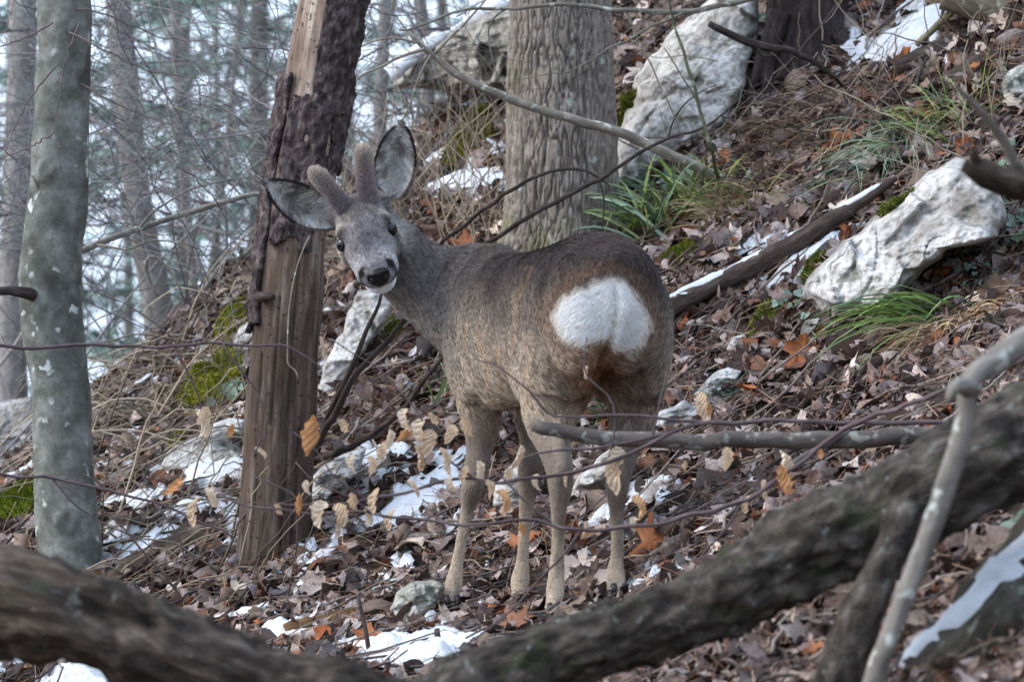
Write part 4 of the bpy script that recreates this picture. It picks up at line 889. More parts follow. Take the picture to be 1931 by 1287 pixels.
def build_deer():
    root = empty('roe_deer', P(1000, 1155, 8.1))
    tag(root, 'grey brown roe deer buck in velvet looking back, white rump patch', 'deer')
    bv, bf, nb = [], [], 0
    def add(v, q, c):
        nonlocal nb
        bv.append(v); bf.extend([tuple(x + nb for x in f) for f in q.tolist()]); bf.extend([tuple(x + nb for x in f) for f in c.tolist()]); nb += len(v)
    def loft(rows, side, n=40, seg=24):
        """rows of x,y,z,ra,rb"""
        r = smooth_path(np.array(rows, float), n)
        v, q, c = tube(r[:, :3], np.maximum(r[:, 3], .004), np.maximum(r[:, 4], .004), seg, side); add(v, q, c)
    def ball(c, rx, ry=None, rz=None, ax=None):
        ry = ry or rx; rz = rz or rx
        u, w_ = np.meshgrid(np.linspace(0, 2 * np.pi, 20, endpoint=False), np.linspace(-1.4, 1.4, 12))
        d = np.stack([np.cos(u) * np.cos(w_) * rx, np.sin(u) * np.cos(w_) * ry, np.sin(w_) * rz], -1).reshape(12, 20, 3)
        if ax is not None: d = d @ np.array(ax)
        v = (np.asarray(c) + d).reshape(-1, 3)
        i = np.arange(11)[:, None] * 20; j = np.arange(20)[None]; k = (j + 1) % 20
        q = np.stack([i + j, i + k, i + 20 + k, i + 20 + j], -1).reshape(-1, 4)
        c0, c1 = len(v), len(v) + 1
        v = np.vstack([v, np.asarray(c) + d[0].mean(0), np.asarray(c) + d[-1].mean(0)])
        jj = np.arange(20); kk = (jj + 1) % 20
        cp = np.vstack([np.stack([kk, jj, np.full(20, c0)], -1), np.stack([220 + jj, 220 + kk, np.full(20, c1)], -1)])
        add(v, q, cp)
    # torso: s along the spine, top, bottom, half width
    T = [(-.125, .105, .01, .035), (-.105, .150, -.03, .075), (-.06, .185, -.045, .105), (.0, .202, -.05, .118), (.07, .198, -.062, .116), (.15, .186, -.078, .102),
         (.27, .172, -.094, .101), (.38, .174, -.122, .103), (.47, .182, -.135, .098), (.54, .165, -.11, .076), (.58, .125, -.07, .056), (.60, .09, -.03, .035)]
    loft([tuple(HIP + DF * s + DU * (t + b) / 2 - DR * .026 * min(1, max(0, (.05 - s) / .15))) + (hw, (t - b) / 2) for s, t, b, hw in T], DR, 60, 36)
    # withers and shoulder masses
    ball(HIP + DF * .47 + DU * .135, .05, .10, .055, (DR, DF, DU))
    ball(HIP + DF * .47 - DR * .058 + DU * .01, .040, .075, .13, (DR, DF, DU))
    ball(HIP + DF * .50 + DR * .062 + DU * .01, .040, .075, .13, (DR, DF, DU))
    # hip bones, buttocks
    ball(HIP - DF * .045 - DR * .080 + DU * .05, .056, .075, .115, (DR, DF, DU))
    ball(HIP - DF * .045 + DR * .032 + DU * .05, .066, .075, .115, (DR, DF, DU))
    # neck
    nk = [(945, 590, 8.36, .105, .120), (905, 575, 8.40, .105, .120), (872, 562, 8.43, .095, .112), (836, 548, 8.45, .080, .097), (797, 527, 8.455, .064, .079), (760, 494, 8.445, .054, .068), (732, 448, 8.42, .044, .052)]
    loft([tuple(P(a, b, c)) + (d, e) for a, b, c, d, e in nk], (0.0, 1.0, 0.0), 40, 28)
    # legs: px, py, Y, half width across the picture, half depth
    legs = {
     'A': [(905, 640, 8.42, .046, .085), (903, 700, 8.40, .044, .074), (906, 760, 8.36, .045, .058), (907, 810, 8.35, .037, .042), (903, 855, 8.345, .030, .032), (896, 895, 8.335, .0245, .027), (890, 925, 8.33, .0235, .025),
           (881, 965, 8.335, .0180, .0195), (870, 1020, 8.34, .0160, .018), (861, 1070, 8.34, .0165, .018), (855, 1105, 8.335, .0205, .022), (850, 1127, 8.325, .0185, .020), (846, 1143, 8.315, .0205, .022)],
     'B': [(1005, 660, 8.50, .046, .085), (1003, 730, 8.48, .042, .066), (1003, 790, 8.45, .034, .042), (1002, 840, 8.43, .028, .030), (1001, 878, 8.42, .0265, .028), (999, 905, 8.415, .0250, .025),
           (994, 945, 8.42, .0195, .020), (989, 1005, 8.42, .0172, .018), (985, 1060, 8.42, .0175, .018), (981, 1098, 8.415, .0215, .022), (979, 1119, 8.40, .0190, .020), (977, 1136, 8.39, .0205, .022)],
     'C': [(1088, 520, 7.95, .045, .06), (1080, 565, 7.94, .075, .10), (1066, 630, 7.945, .082, .108), (1054, 695, 7.965, .078, .100), (1043, 750, 7.975, .064, .080), (1038, 800, 7.955, .050, .056), (1045, 845, 7.915, .0380, .040), (1055, 885, 7.87, .0265, .030), (1057, 915, 7.855, .0245, .027),
           (1054, 960, 7.865, .0205, .0215), (1052, 1020, 7.875, .0178, .0185), (1050, 1075, 7.88, .0180, .019), (1047, 1115, 7.875, .0215, .022), (1044, 1138, 7.86, .019, .020), (1042, 1158, 7.85, .0205, .022)],
     'D': [(1188, 520, 8.02, .040, .06), (1196, 570, 8.02, .066, .10), (1200, 640, 8.03, .068, .105), (1198, 705, 8.05, .062, .092), (1194, 755, 8.06, .052, .072), (1188, 805, 8.03, .0430, .050), (1178, 850, 7.98, .0335, .037), (1168, 888, 7.93, .0255, .029), (1164, 915, 7.92, .0235, .027),
           (1163, 960, 7.93, .0200, .0215), (1164, 1010, 7.94, .0178, .0185), (1163, 1055, 7.94, .0182, .019), (1161, 1090, 7.935, .0215, .022), (1161, 1108, 7.92, .019, .020), (1160, 1122, 7.91, .0205, .022)]}
    slim = lambda y: float(np.interp(y, [740, 790, 845, 892, 922, 965, 1050, 1098, 1126, 1170], [1.0, .92, .80, .98, .94, .70, .64, .88, .72, .84]))
    for k, rows in legs.items():
        loft([tuple(P(a, b, c)) + (d * slim(b), e * slim(b)) for a, b, c, d, e in rows], (1.0, 0.05, 0.0), 70, 18)
    for tp in ([(1050, 790, 7.90, .012), (1056, 840, 7.865, .0085), (1061, 876, 7.838, .0095), (1061, 894, 7.832, .0120), (1059, 912, 7.842, .0100)],
               [(1188, 795, 7.97, .012), (1178, 840, 7.935, .0085), (1170, 878, 7.900, .0095), (1168, 895, 7.896, .0120), (1165, 914, 7.906, .0100)]):
        loft([tuple(P(a, b, c)) + (d, d * 1.2) for a, b, c, d in tp], (1.0, 0.0, 0.0), 24, 12)          # tendon and point of the hock
    # flank folds to stifle, soft belly line
    ball(HIP + DF * .12 - DR * .085 + DU * -.06, .035, .075, .06, (DR, DF, DU))
    ball(HIP + DF * .12 + DR * .085 + DU * -.06, .035, .075, .06, (DR, DF, DU))
    # head frame: HA from poll to nose, HN out of the forehead, HX to the picture's right
    phi = math.radians(50)
    ed = np.array([.31, 0, -.95]); ed /= np.linalg.norm(ed); tc = np.array([0, -1.0, 0])
    HA = math.cos(phi) * ed + math.sin(phi) * tc; HN = math.cos(phi) * tc - math.sin(phi) * ed; HX = np.cross(HA, HN); HX *= np.sign(HX[0])
    NOSE = np.array(P(713, 519, 8.255)); HO = NOSE - HA * .188
    h3 = lambda a, x, n: HO + HA * a + HX * x + HN * n
    Hs = [(-.040, -.016, .030, .030), (-.012, -.004, .045, .045), (.025, .003, .0525, .0515), (.060, .001, .0545, .050), (.088, -.005, .0515, .0455), (.115, -.009, .0470, .039), (.142, -.010, .0430, .033), (.165, -.009, .0400, .029), (.180, -.008, .0345, .025), (.190, -.008, .0245, .017)]
    loft([tuple(h3(a, 0, n)) + (w_, hh) for a, n, w_, hh in Hs], HX, 44, 28)
    Js = [(-.01, -.054, .038, .030), (.05, -.058, .042, .030), (.10, -.052, .038, .025), (.145, -.044, .033, .020), (.170, -.039, .0275, .016), (.184, -.036, .018, .011)]
    loft([tuple(h3(a, 0, n)) + (w_, hh) for a, n, w_, hh in Js], HX, 30, 20)
    for s in (-1, 1):
        ball(h3(.040, s * .032, -.034), .032, .056, .036, (HX, HA, HN))      # cheek
        ball(h3(.062, s * .041, .024), .016, .026, .014, (HX, HA, HN))       # brow
        ball(h3(.100, s * .036, -.004), .012, .030, .014, (HX, HA, HN))      # cheek bone
        ball(h3(.000, s * .026, .040), .018, .020, .022, (HX, HA, HN))       # pedicle
        ball(h3(.174, s * .026, -.006), .012, .014, .013, (HX, HA, HN))      # nostril wing
        ball(h3(-.022, s * .046, .005), .016, .018, .020, (HX, HA, HN))      # ear root
    loft([tuple(h3(-.05, 0, -.03)) + (.042, .045), tuple(P(745, 458, 8.43)) + (.044, .05)], HX, 8, 20)
    me0 = bpy.data.meshes.new('tmp'); me0.from_pydata([tuple(x) for x in np.vstack(bv)], [], bf); me0.update()
    tmp = bpy.data.objects.new('tmp', me0); COL.objects.link(tmp)
    r = tmp.modifiers.new('r', 'REMESH'); r.mode = 'VOXEL'; r.voxel_size = .0045
    s_ = tmp.modifiers.new('s', 'SMOOTH'); s_.factor = .5; s_.iterations = 9
    dg = bpy.context.evaluated_depsgraph_get()
    me = bpy.data.meshes.new_from_object(tmp.evaluated_get(dg))
    bpy.data.objects.remove(tmp); bpy.data.meshes.remove(me0)
    nv = len(me.vertices)
    co = np.zeros(nv * 3, np.float32); me.vertices.foreach_get('co', co); co = co.reshape(-1, 3).astype(float)
    no = np.zeros(nv * 3, np.float32); me.vertex_normals.foreach_get('vector', no); no = no.reshape(-1, 3).astype(float)
    # shallow creases of the winter coat on flank and neck
    sx = (co - HIP) @ DF; rel = (co - HIP) @ DR
    inb = np.clip((.5 - np.abs(sx - .25)) / .3, 0, 1) * np.clip((.02 - rel) / .05, 0, 1) * np.clip((co[:, 2] + .16) / .1, 0, 1)
    wv = np.sin((sx + .10 * co[:, 2] + .02 * noise(co, 9, 3)) * 85 + 2.5 * noise(co, 11, 6)) * (.5 + .5 * noise(co, 12, 5))
    co += no * (wv * .0026 * inb)[:, None]
    # cleft below the tail
    cl = np.exp(-((rel + .042) / .007) ** 2) * np.clip((-.02 - sx) / .04, 0, 1) * np.clip((.13 - co[:, 2]) / .05, 0, 1)
    co -= no * (.009 * cl)[:, None]
    # eye sockets
    for s in (-1, 1):
        e = h3(.076, s * .0475, .012); d2 = ((co - e) ** 2).sum(1)
        co -= no * (.0065 * np.exp(-d2 / .014 ** 2))[:, None]
    me.vertices.foreach_set('co', co.astype(np.float32).ravel()); me.update()
    me.polygons.foreach_set('use_smooth', np.ones(len(me.polygons), bool))
    me.vertex_normals.foreach_get('vector', (tmpn := np.zeros(nv * 3, np.float32))); no = tmpn.reshape(-1, 3).astype(float)

    RUMP = [(1117, 524), (1083, 543), (1049, 574), (1040, 590), (1045, 607), (1055, 622), (1070, 638), (1088, 650), (1111, 650), (1130, 643), (1146, 636), (1155, 650), (1163, 662), (1183, 667), (1200, 660), (1213, 645), (1226, 616), (1222, 598), (1214, 578), (1201, 552), (1180, 527), (1150, 517)]
    def coat(p, nrm):
        """per point: colour, speckle, length, comb direction, lift"""
        n = len(p); x, y = pix(p)
        s = (p - HIP) @ DF; q = (p - HIP) @ DR; z = p[:, 2]
        hp = p - HO; ha, hx, hn = hp @ HA, hp @ HX, hp @ HN
        nz = noise(p, 22, 1); nz2 = noise(p, 60, 2)
        back, flank, belly = np.array(lin(60, 52, 50)), np.array(lin(138, 126, 113)), np.array(lin(180, 161, 139))
        g = np.clip((z + .03 * nz) / .20, -1, 1)
        t = np.clip((g + .25) / 1.0, 0, 1)[:, None]; t = t * t * (3 - 2 * t)
        col = flank * (1 - t) + back * t
        lo = np.clip((-.04 - z) / .10, 0, 1)[:, None]; col = col * (1 - .45 * lo) + belly * .45 * lo
        # warm rust fringe beside rump, groin and folds
        hind = np.clip((.10 - s) / .12, 0, 1)
        rust = np.exp(-((x - 1128) / 62) ** 2 - ((y - 705) / 62) ** 2) * np.clip((8.2 - p[:, 1]) / .2, 0, 1)
        col = col * (1 - .7 * rust[:, None]) + np.array(lin(152, 106, 72)) * .7 * rust[:, None]
        rfr = np.clip(1 - np.abs(poly_dist(x, y, RUMP) + 17) / 24, 0, 1) * (p[:, 1] < 8.05)
        col = col * (1 - .45 * rfr[:, None]) + np.array(lin(118, 90, 70)) * .45 * rfr[:, None]
        for fx, fy, gx, gy, am in ((972, 560, 958, 740, .26), (1003, 500, 968, 590, .20), (905, 620, 915, 770, .30), (932, 650, 945, 790, .38), (882, 600, 874, 700, .2), (1000, 620, 985, 760, .22)):
            L = math.hypot(gx - fx, gy - fy); ux, uy = (gx - fx) / L, (gy - fy) / L
            al = (x - fx) * ux + (y - fy) * uy; ac = np.abs(-(x - fx) * uy + (y - fy) * ux + 9 * nz)
            m = (am * np.clip(1 - ac / 11, 0, 1) * ((al > 0) & (al < L)) * (p[:, 1] < 8.5))[:, None]
            col = col * (1 - m) + np.array(lin(168, 138, 106)) * m
        # neck greyer
        nkm = np.clip((s - .38) / .2, 0, 1)[:, None] * (z > -.05)[:, None]
        neckc = np.array(lin(112, 106, 102)); col = col * (1 - .8 * nkm) + neckc * .8 * nkm
        dk = np.clip((z - .02) / .16, 0, 1)[:, None] * nkm
        col = col * (1 - .55 * dk) + np.array(lin(86, 79, 76)) * .55 * dk
        # legs: tan, darker in front / outer side of the hocks
        lg = np.clip((-.12 - z) / .08, 0, 1)[:, None]
        lowr = np.clip((-.26 - z) / .10, 0, 1)[:, None]; legc = (np.array(lin(126, 114, 103)) * (1 - lowr) + np.array(lin(164, 149, 131)) * lowr) * (1 + .12 * nz[:, None] + .22 * noise(p * np.array([1, 1, .22]), 110, 9)[:, None]); col = col * (1 - lg) + legc * lg
        for kx, ky, sz, am in ((1035, 700, 26, .35), (1060, 740, 22, .35), (893, 940, 22, .75), (1008, 895, 24, .72), (1062, 990, 24, .72), (1062, 905, 22, .55), (1055, 1060, 14, .4), (905, 800, 34, .35), (1172, 950, 32, .68), (1175, 1030, 26, .55), (1200, 790, 46, .6), (1185, 870, 25, .5), (1208, 700, 50, .5)):
            m = (am * np.exp(-((x - kx) ** 2 / sz ** 2 + (y - ky) ** 2 / (1.6 * sz) ** 2)))[:, None]
            col = col * (1 - m) + np.array(lin(80, 68, 60)) * m
        # rump patch
        rp = np.clip(.5 + (poly_dist(x, y, RUMP) - 1 + 4 * nz2 + 6 * nz) / 17, 0, 1) * (p[:, 1] < 8.06) * (s < .05)
        white = np.array(lin(226, 215, 203)); col = col * (1 - rp[:, None]) + white * rp[:, None]
        # head
        hd = np.clip((.092 - np.hypot(hx * .9, hn * .9)) / .02, 0, 1) * np.clip((ha + .055) / .03, 0, 1) * (p[:, 0] < -.17)
        face = np.array(lin(132, 126, 125)) + 0 * col
        fore = np.exp(-(hx / .048) ** 2) * np.clip((.080 - ha) / .04, 0, 1) * (hn > .0)
        face = face * (1 - .75 * fore[:, None]) + np.array(lin(92, 82, 76)) * .75 * fore[:, None]
        brd = np.exp(-(hx / .020) ** 2 - ((ha - .115) / .045) ** 2) * (hn > 0) * 1.4
        face = face * (1 - .45 * brd[:, None]) + np.array(lin(92, 90, 98)) * .45 * brd[:, None]
        muz = np.clip((ha - .118) / .03, 0, 1) * np.clip((np.abs(hx) - .006) / .02, 0.25, 1)
        face = face * (1 - .5 * muz[:, None]) + np.array(lin(170, 167, 170)) * .5 * muz[:, None]
        chk = np.clip((-.01 - hn) / .03, 0, 1) * np.clip((ha + .01) / .05, 0, 1)
        face = face * (1 - .6 * chk[:, None]) + np.array(lin(172, 164, 156)) * .6 * chk[:, None]
        for sg in (-1, 1):
            m = np.exp(-((ha - .052) / .014) ** 2 - ((hx - sg * .052) / .018) ** 2)[:, None] * .55
            face = face * (1 - m) + np.array(lin(190, 178, 160)) * m
            e2 = ((ha - .076) / .017) ** 2 + ((hx - sg * .0475) / .015) ** 2
            m = (np.exp(-e2 * 1.6) * .85)[:, None]; face = face * (1 - m) + np.array(lin(38, 34, 34)) * m
            m = (np.exp(-(np.clip(np.abs(ha - .178) - .005, 0, 1) / .006) ** 2 - (np.clip(np.abs(hx - sg * .028) - .004, 0, 1) / .004) ** 2) * (hn > -.026) * .97)[:, None]; face = face * (1 - m) + np.array(lin(20, 17, 19)) * m
        chin = np.clip((-.024 - hn) / .004, 0, 1) * np.clip((ha - .135) / .02, 0, 1)
        face = face * (1 - chin[:, None]) + np.array(lin(232, 230, 232)) * chin[:, None]
        face = face * np.where(chin > .5, 1.0, .80)[:, None]
        col = col * (1 - hd[:, None]) + face * hd[:, None]
        # length
        ln = np.full(n, .0135); ln = np.where(s > .45, .0135, ln)
        ln = ln * (1 - lg[:, 0]) + .0045 * lg[:, 0]
        ln = ln * (1 - .15 * rp)
        ln = ln + .006 * np.clip((-.06 - z) / .05, 0, 1) * (z > -.17) * (nrm[:, 2] < .2)
        ln = ln * (1 - hd) + hd * (.0052 + .006 * np.clip((.02 - ha) / .05, 0, 1))
        npad = np.clip(1 - np.hypot(hx / .0235, (hn + .003) / .021), 0, 1) * np.clip((ha - .160) / .01, 0, 1)
        ln = np.where(npad > .05, .0, ln)
        for sg in (-1, 1):
            ln = np.where(((hp - (HA * .076 + HX * sg * .0485 + HN * .012)) ** 2).sum(1) < .0165 ** 2, 0, ln)
        # comb direction
        d = -DF * .75 - DU * .65 + 0 * p
        d = d + (-DR[None] * .35 * np.sign(-q)[:, None]) * 0
        d = np.where((rp > .3)[:, None], np.stack([np.clip((x - 1152) / 25, -1, 1) * .6, np.full(n, -.25), np.full(n, -.75)], -1), d)
        ngd = np.array([.75, -.1, -.65]); d = d * (1 - nkm) + ngd * nkm
        d = d * (1 - lg) + np.array([0, -.1, -1.0]) * lg
        hdv = -HA[None] + HX[None] * np.clip(hx / .05, -1, 1)[:, None] * .5
        d = d * (1 - hd[:, None]) + hdv * hd[:, None]
        d = d + (.22 * (1 - .6 * rp))[:, None] * np.stack([noise(p, 26, 31), noise(p, 26, 32), noise(p, 26, 33)], -1)
        d = d - nrm * (d * nrm).sum(1)[:, None]
        d /= np.maximum(1e-6, np.linalg.norm(d, axis=1))[:, None]
        lift = .20 + .28 * hd + .12 * lg[:, 0] + .10 * noise(p, 34, 40) + .02 * rp + .04 * nkm[:, 0]
        spk = .52 * (1 - .85 * rp) * (1 - .7 * lg[:, 0])
        return col, spk, ln, d, lift, rp

    c0 = coat(co, no)[0]
    add_col(me, c0 * .8)
    skin = NB('deer_skin'); skin.base(skin.attr(), .9, .15)
    body = child_of(obj('body', me, skin.m), root)

    # fur strands
    nt_ = len(me.loop_triangles) if me.loop_triangles else 0
    me.calc_loop_triangles(); nt_ = len(me.loop_triangles)
    tri = np.zeros(nt_ * 3, np.int32); me.loop_triangles.foreach_get('vertices', tri); tri = tri.reshape(-1, 3)
    a, b, c = co[tri[:, 0]], co[tri[:, 1]], co[tri[:, 2]]
    area = np.linalg.norm(np.cross(b - a, c - a), axis=1) / 2
    cen = (a + b + c) / 3
    hdm = np.linalg.norm(cen - h3(.07, 0, 0), axis=1) < .14
    nrm_t = no[tri].mean(1); facing = (nrm_t * -cen).sum(1) / np.linalg.norm(cen, axis=1)
    wgt = area * np.where(hdm, 4.5, 1.0) * np.where(facing < -.35, .25, 1.0) * np.where(cen[:, 2] < -.17, 2.2, 1.0)
    NS = 460000
    pick = RNG.choice(nt_, NS, p=wgt / wgt.sum())
    u, v = RNG.random(NS), RNG.random(NS); fl = u + v > 1; u[fl], v[fl] = 1 - u[fl], 1 - v[fl]
    rp_ = a[pick] + (b - a)[pick] * u[:, None] + (c - a)[pick] * v[:, None]
    rn = no[tri[pick, 0]] * (1 - u - v)[:, None] + no[tri[pick, 1]] * u[:, None] + no[tri[pick, 2]] * v[:, None]
    rn /= np.linalg.norm(rn, axis=1)[:, None]
    col, spk, ln, d, lift, rmp = coat(rp_, rn)
    ok = ln > .001
    rp_, rn, col, spk, ln, d, lift, rmp = [z_[ok] for z_ in (rp_, rn, col, spk, ln, d, lift, rmp)]
    n = len(rp_)
    ln = ln * RNG.uniform(.65, 1.2, n); lift = np.clip(lift + RNG.normal(0, .07, n), .06, 1.0)
    d = d + RNG.normal(0, .10, (n, 3))
    tone = 1 + spk * (RNG.normal(0, .75, n) + .85 * noise(rp_, 230, 71) + .5 * noise(rp_, 110, 72)); tone = np.clip(tone, .35, 1.75)
    col = np.clip(col * tone[:, None] * 1.55, .004, .9)
    pts = np.zeros((n, 4, 3)); p0 = rp_ - rn * np.where(ln > .011, .0015, .0003)[:, None]; pts[:, 0] = p0
    for k_, (fa, fb) in enumerate(((.36, 1.0), (.70, .62), (1.0, .25))):
        pts[:, k_ + 1] = p0 + d * (ln * fa)[:, None] + rn * (ln * lift * (fa * (.55 + .45 * fb)))[:, None]
    def strands(name, sel, material, wd):
        m = int(sel.sum()); hc = bpy.data.hair_curves.new(name); hc.add_curves([4] * m)
        hc.position_data.foreach_set('vector', pts[sel].astype(np.float32).ravel())
        ra = hc.attributes.get('radius') or hc.attributes.new('radius', 'FLOAT', 'POINT')
        w4 = np.array([1.0, .95, .7, .18])[None] * (wd * (.6 + .4 * np.clip(ln[sel] / .02, .3, 1.2)))[:, None]
        ra.data.foreach_set('value', w4.astype(np.float32).ravel())
        ca = hc.attributes.new('Col', 'FLOAT_COLOR', 'CURVE')
        c4 = np.ones((m, 4), np.float32); c4[:, :3] = col[sel]; ca.data.foreach_set('color', c4.ravel())
        hc.materials.append(material)
        return child_of(bpy.data.objects.new(name, hc), root), hc
    fm = NB('deer_fur'); fm.base(fm.attr(), .7, .18)
    sel = rmp > .5
    for nm, s_ in (('fur', ~sel), ('rump_patch', sel)):
        o, hc = strands(nm, s_, fm.m, .00048 if nm == 'fur' else .00045)
        COL.objects.link(o)
        if nm == 'rump_patch': o['label'] = 'white heart shaped rump patch'

    # nose pad
    nm_ = NB('deer_nose'); nb_ = nm_.bump(nm_.noise(nm_.coord(), 900, 2), .35, .0006); nm_.base(lin(15, 14, 17), .38, .3)
    U, V = np.meshgrid(np.linspace(0, 2 * np.pi, 40, endpoint=False), np.linspace(0, 1, 14))
    rr = np.sin(V * np.pi / 2); top = np.sin(U)
    hxw = .0225 * rr * np.cos(U) * np.where(top > 0, 1 + .22 * top, 1 - .30 * -top)
    hnw = -.004 + .0195 * rr * top
    bulge = .0075 * np.cos(V * np.pi / 2) ** .8 - .010 * np.clip(rr - .82, 0, 1) * 3
    for sg in (-1, 1):
        dn = np.hypot((hxw - sg * .0150) / .0052, (hnw - .001) / .0066); bulge = bulge - .0085 * np.exp(-dn ** 2)
    bulge = bulge - .002 * np.exp(-(hxw / .0018) ** 2) * (hnw < -.002)
    ap = .1955 + bulge - .22 * np.clip(hnw + .004, 0, 1)
    vv = (HO + HA * ap[..., None] + HX * hxw[..., None] + HN * hnw[..., None]).reshape(-1, 3)
    i = np.arange(13)[:, None] * 40; j = np.arange(40)[None]; k = (j + 1) % 40
    q = np.stack([i + j, i + k, i + 40 + k, i + 40 + j], -1).reshape(-1, 4)
    child_of(obj('nose', mesh_from('nose', vv, q), nm_.m), root)
    # eyes with lid rims
    em = NB('deer_eye'); em.base(lin(20, 15, 14), .07, .45)
    lm = NB('deer_lid'); lm.base(lin(30, 26, 26), .55, .3)
    for s in (-1, 1):
        bm = bmesh.new(); bmesh.ops.create_uvsphere(bm, u_segments=24, v_segments=16, radius=.0150)
        me_ = bpy.data.meshes.new('eye'); bm.to_mesh(me_); bm.free()
        me_.polygons.foreach_set('use_smooth', np.ones(len(me_.polygons), bool))
        e = obj('eye', me_, em.m); e.location = h3(.076, s * .0475, .0105); child_of(e, root)
        ang = np.linspace(0, 2 * np.pi, 28)
        out = HX * s * .80 + HN * .60; e1 = HA - out * (HA @ out); e1 /= np.linalg.norm(e1); e2 = np.cross(out, e1)
        ring = np.array(e.location) + out * .0072 + np.outer(np.cos(ang), e1) * .0143 + np.outer(np.sin(ang), e2) * .0122
        v, q, c = tube(ring, .0021, .0021, 6, None, False)
        child_of(obj('eyelid', mesh_from('eyelid', v, q), lm.m), root)
    # antlers in velvet
    vm = NB('antler_velvet'); vm.base(vm.attr(), .95, .1)
    def fuzz(name, P0, N0, C0, L, wd, comb, parent, cnt, var=.4):
        m = len(P0); hc = bpy.data.hair_curves.new(name); hc.add_curves([3] * m)
        dd = N0 * .8 + comb + RNG.normal(0, .25, (m, 3)); dd /= np.linalg.norm(dd, axis=1)[:, None]
        l_ = L * RNG.uniform(.5, 1.2, m)
        pp = np.stack([P0, P0 + dd * (l_ * .5)[:, None], P0 + dd * l_[:, None] + comb * (l_ * .3)[:, None]], 1)
        hc.position_data.foreach_set('vector', pp.astype(np.float32).ravel())
        ra = hc.attributes.get('radius') or hc.attributes.new('radius', 'FLOAT', 'POINT')
        ra.data.foreach_set('value', np.tile(np.array([wd, wd * .8, wd * .2], np.float32), m))
        ca = hc.attributes.new('Col', 'FLOAT_COLOR', 'CURVE'); c4 = np.ones((m, 4), np.float32)
        c4[:, :3] = np.clip(C0 * RNG.uniform(1 - var, 1 + var, m)[:, None], 0, .9); ca.data.foreach_set('color', c4.ravel())
        hc.materials.append(fm.m); o = bpy.data.objects.new(name, hc); COL.objects.link(o); o.parent = parent
        o.matrix_parent_inverse = Matrix.Translation(parent.location).inverted() if parent.type == 'EMPTY' else parent.matrix_parent_inverse.inverted() @ Matrix.Identity(4)
        return o
    for rows in ([(668, 412, 8.375, .018), (653, 394, 8.365, .0185), (640, 380, 8.355, .0180), (624, 360, 8.345, .0168), (607, 339, 8.335, .0172), (594, 326, 8.33, .0145), (588, 321, 8.33, .006)],
                 [(698, 396, 8.375, .019), (694, 376, 8.365, .0200), (691, 356, 8.36, .0190), (688, 330, 8.35, .0175), (686, 302, 8.345, .0178), (686, 284, 8.34, .0160), (687, 275, 8.34, .007)]):
        r = smooth_path(np.array([tuple(P(a_, b_, c_)) + (d_ * .90,) for a_, b_, c_, d_ in rows]), 26)
        v, q, c = tube(r[:, :3], r[:, 3], r[:, 3] * .92, 22)
        v = v + .0012 * np.stack([noise(v, 120, 7), noise(v, 120, 8), noise(v, 120, 9)], -1)
        cc = np.array(lin(116, 104, 108)) + 0 * v
        f = np.vstack([q[:, [0, 1, 2]], q[:, [0, 2, 3]], c])
        me_ = mesh_from('antler', v, f); add_col(me_, cc)
        an = child_of(obj('antler', me_, vm.m), root)
        me_.calc_loop_triangles()
        nn = np.zeros(len(me_.vertices) * 3, np.float32); me_.vertex_normals.foreach_get('vector', nn); nn = nn.reshape(-1, 3)
        fi = RNG.integers(0, len(f), 9000); uu = RNG.dirichlet((1, 1, 1), 9000)
        P0 = (v[f[fi]] * uu[..., None]).sum(1); N0 = (nn[f[fi]] * uu[..., None]).sum(1)
        ax_ = (r[-1, :3] - r[0, :3]); al = ((P0 - r[0, :3]) @ ax_) / (ax_ @ ax_)
        edge = np.clip(1 - np.abs((N0 * -P0 / np.linalg.norm(P0, axis=1)[:, None]).sum(1)), 0, 1)
        C0 = np.array(lin(176, 166, 168))[None] * (1 - np.clip(al * 1.3 - .55, 0, .8))[:, None] + np.array(lin(222, 208, 190))[None] * np.clip(al * 1.3 - .55, 0, .8)[:, None]
        fz = fuzz('velvet_fur', P0, N0, C0, .0060, .00032, np.tile(ax_ / np.linalg.norm(ax_) * .35, (9000, 1)), root, 9000)
        fz.parent = an; fz.matrix_parent_inverse = Matrix.Identity(4)
        fz.matrix_parent_inverse = (Matrix.Translation(root.location) @ an.matrix_parent_inverse).inverted()
    # ears: two outline curves base -> tip, a cup between them
    earm = NB('deer_ear'); earm.base(earm.attr(), .9, .1)
    ears = [([(634, 398), (617, 377), (595, 360), (570, 348), (540, 341), (515, 339), (501, 344)], [(630, 432), (608, 434), (585, 431), (560, 421), (535, 403), (512, 375), (501, 350)], 8.425, 8.39, (664, 430)),
            ([(733, 374), (712, 352), (706, 322), (712, 288), (725, 260), (742, 242), (756, 238)], [(754, 376), (770, 354), (780, 325), (783, 295), (777, 265), (768, 245), (759, 238)], 8.43, 8.41, (720, 420))]
    for L_, R_, Yb, Yt, hc_ in ears:
        NT, NSS = 34, 22
        Lp, Rp = smooth_path(np.array([(a_, b_, 0) for a_, b_ in L_], float), NT), smooth_path(np.array([(a_, b_, 0) for a_, b_ in R_], float), NT)
        tt = np.linspace(0, 1, NT)[:, None]; ss = np.linspace(0, 1, NSS)[None]
        X = Lp[:, None, 0] * (1 - ss) + Rp[:, None, 0] * ss; Yp = Lp[:, None, 1] * (1 - ss) + Rp[:, None, 1] * ss
        cup = (1 - (2 * ss - 1) ** 2) * (.022 * np.sin(np.clip(tt * 1.0 + .08, 0, 1) * np.pi) ** .7 + .012 * (1 - tt))
        D = Yb + (Yt - Yb) * tt + cup + .006 * np.sin(ss * np.pi * 3) * (1 - tt)
        F_ = np.stack([(X - CX) / FP * D, D, -(Yp - CY) / FP * D], -1).reshape(-1, 3)
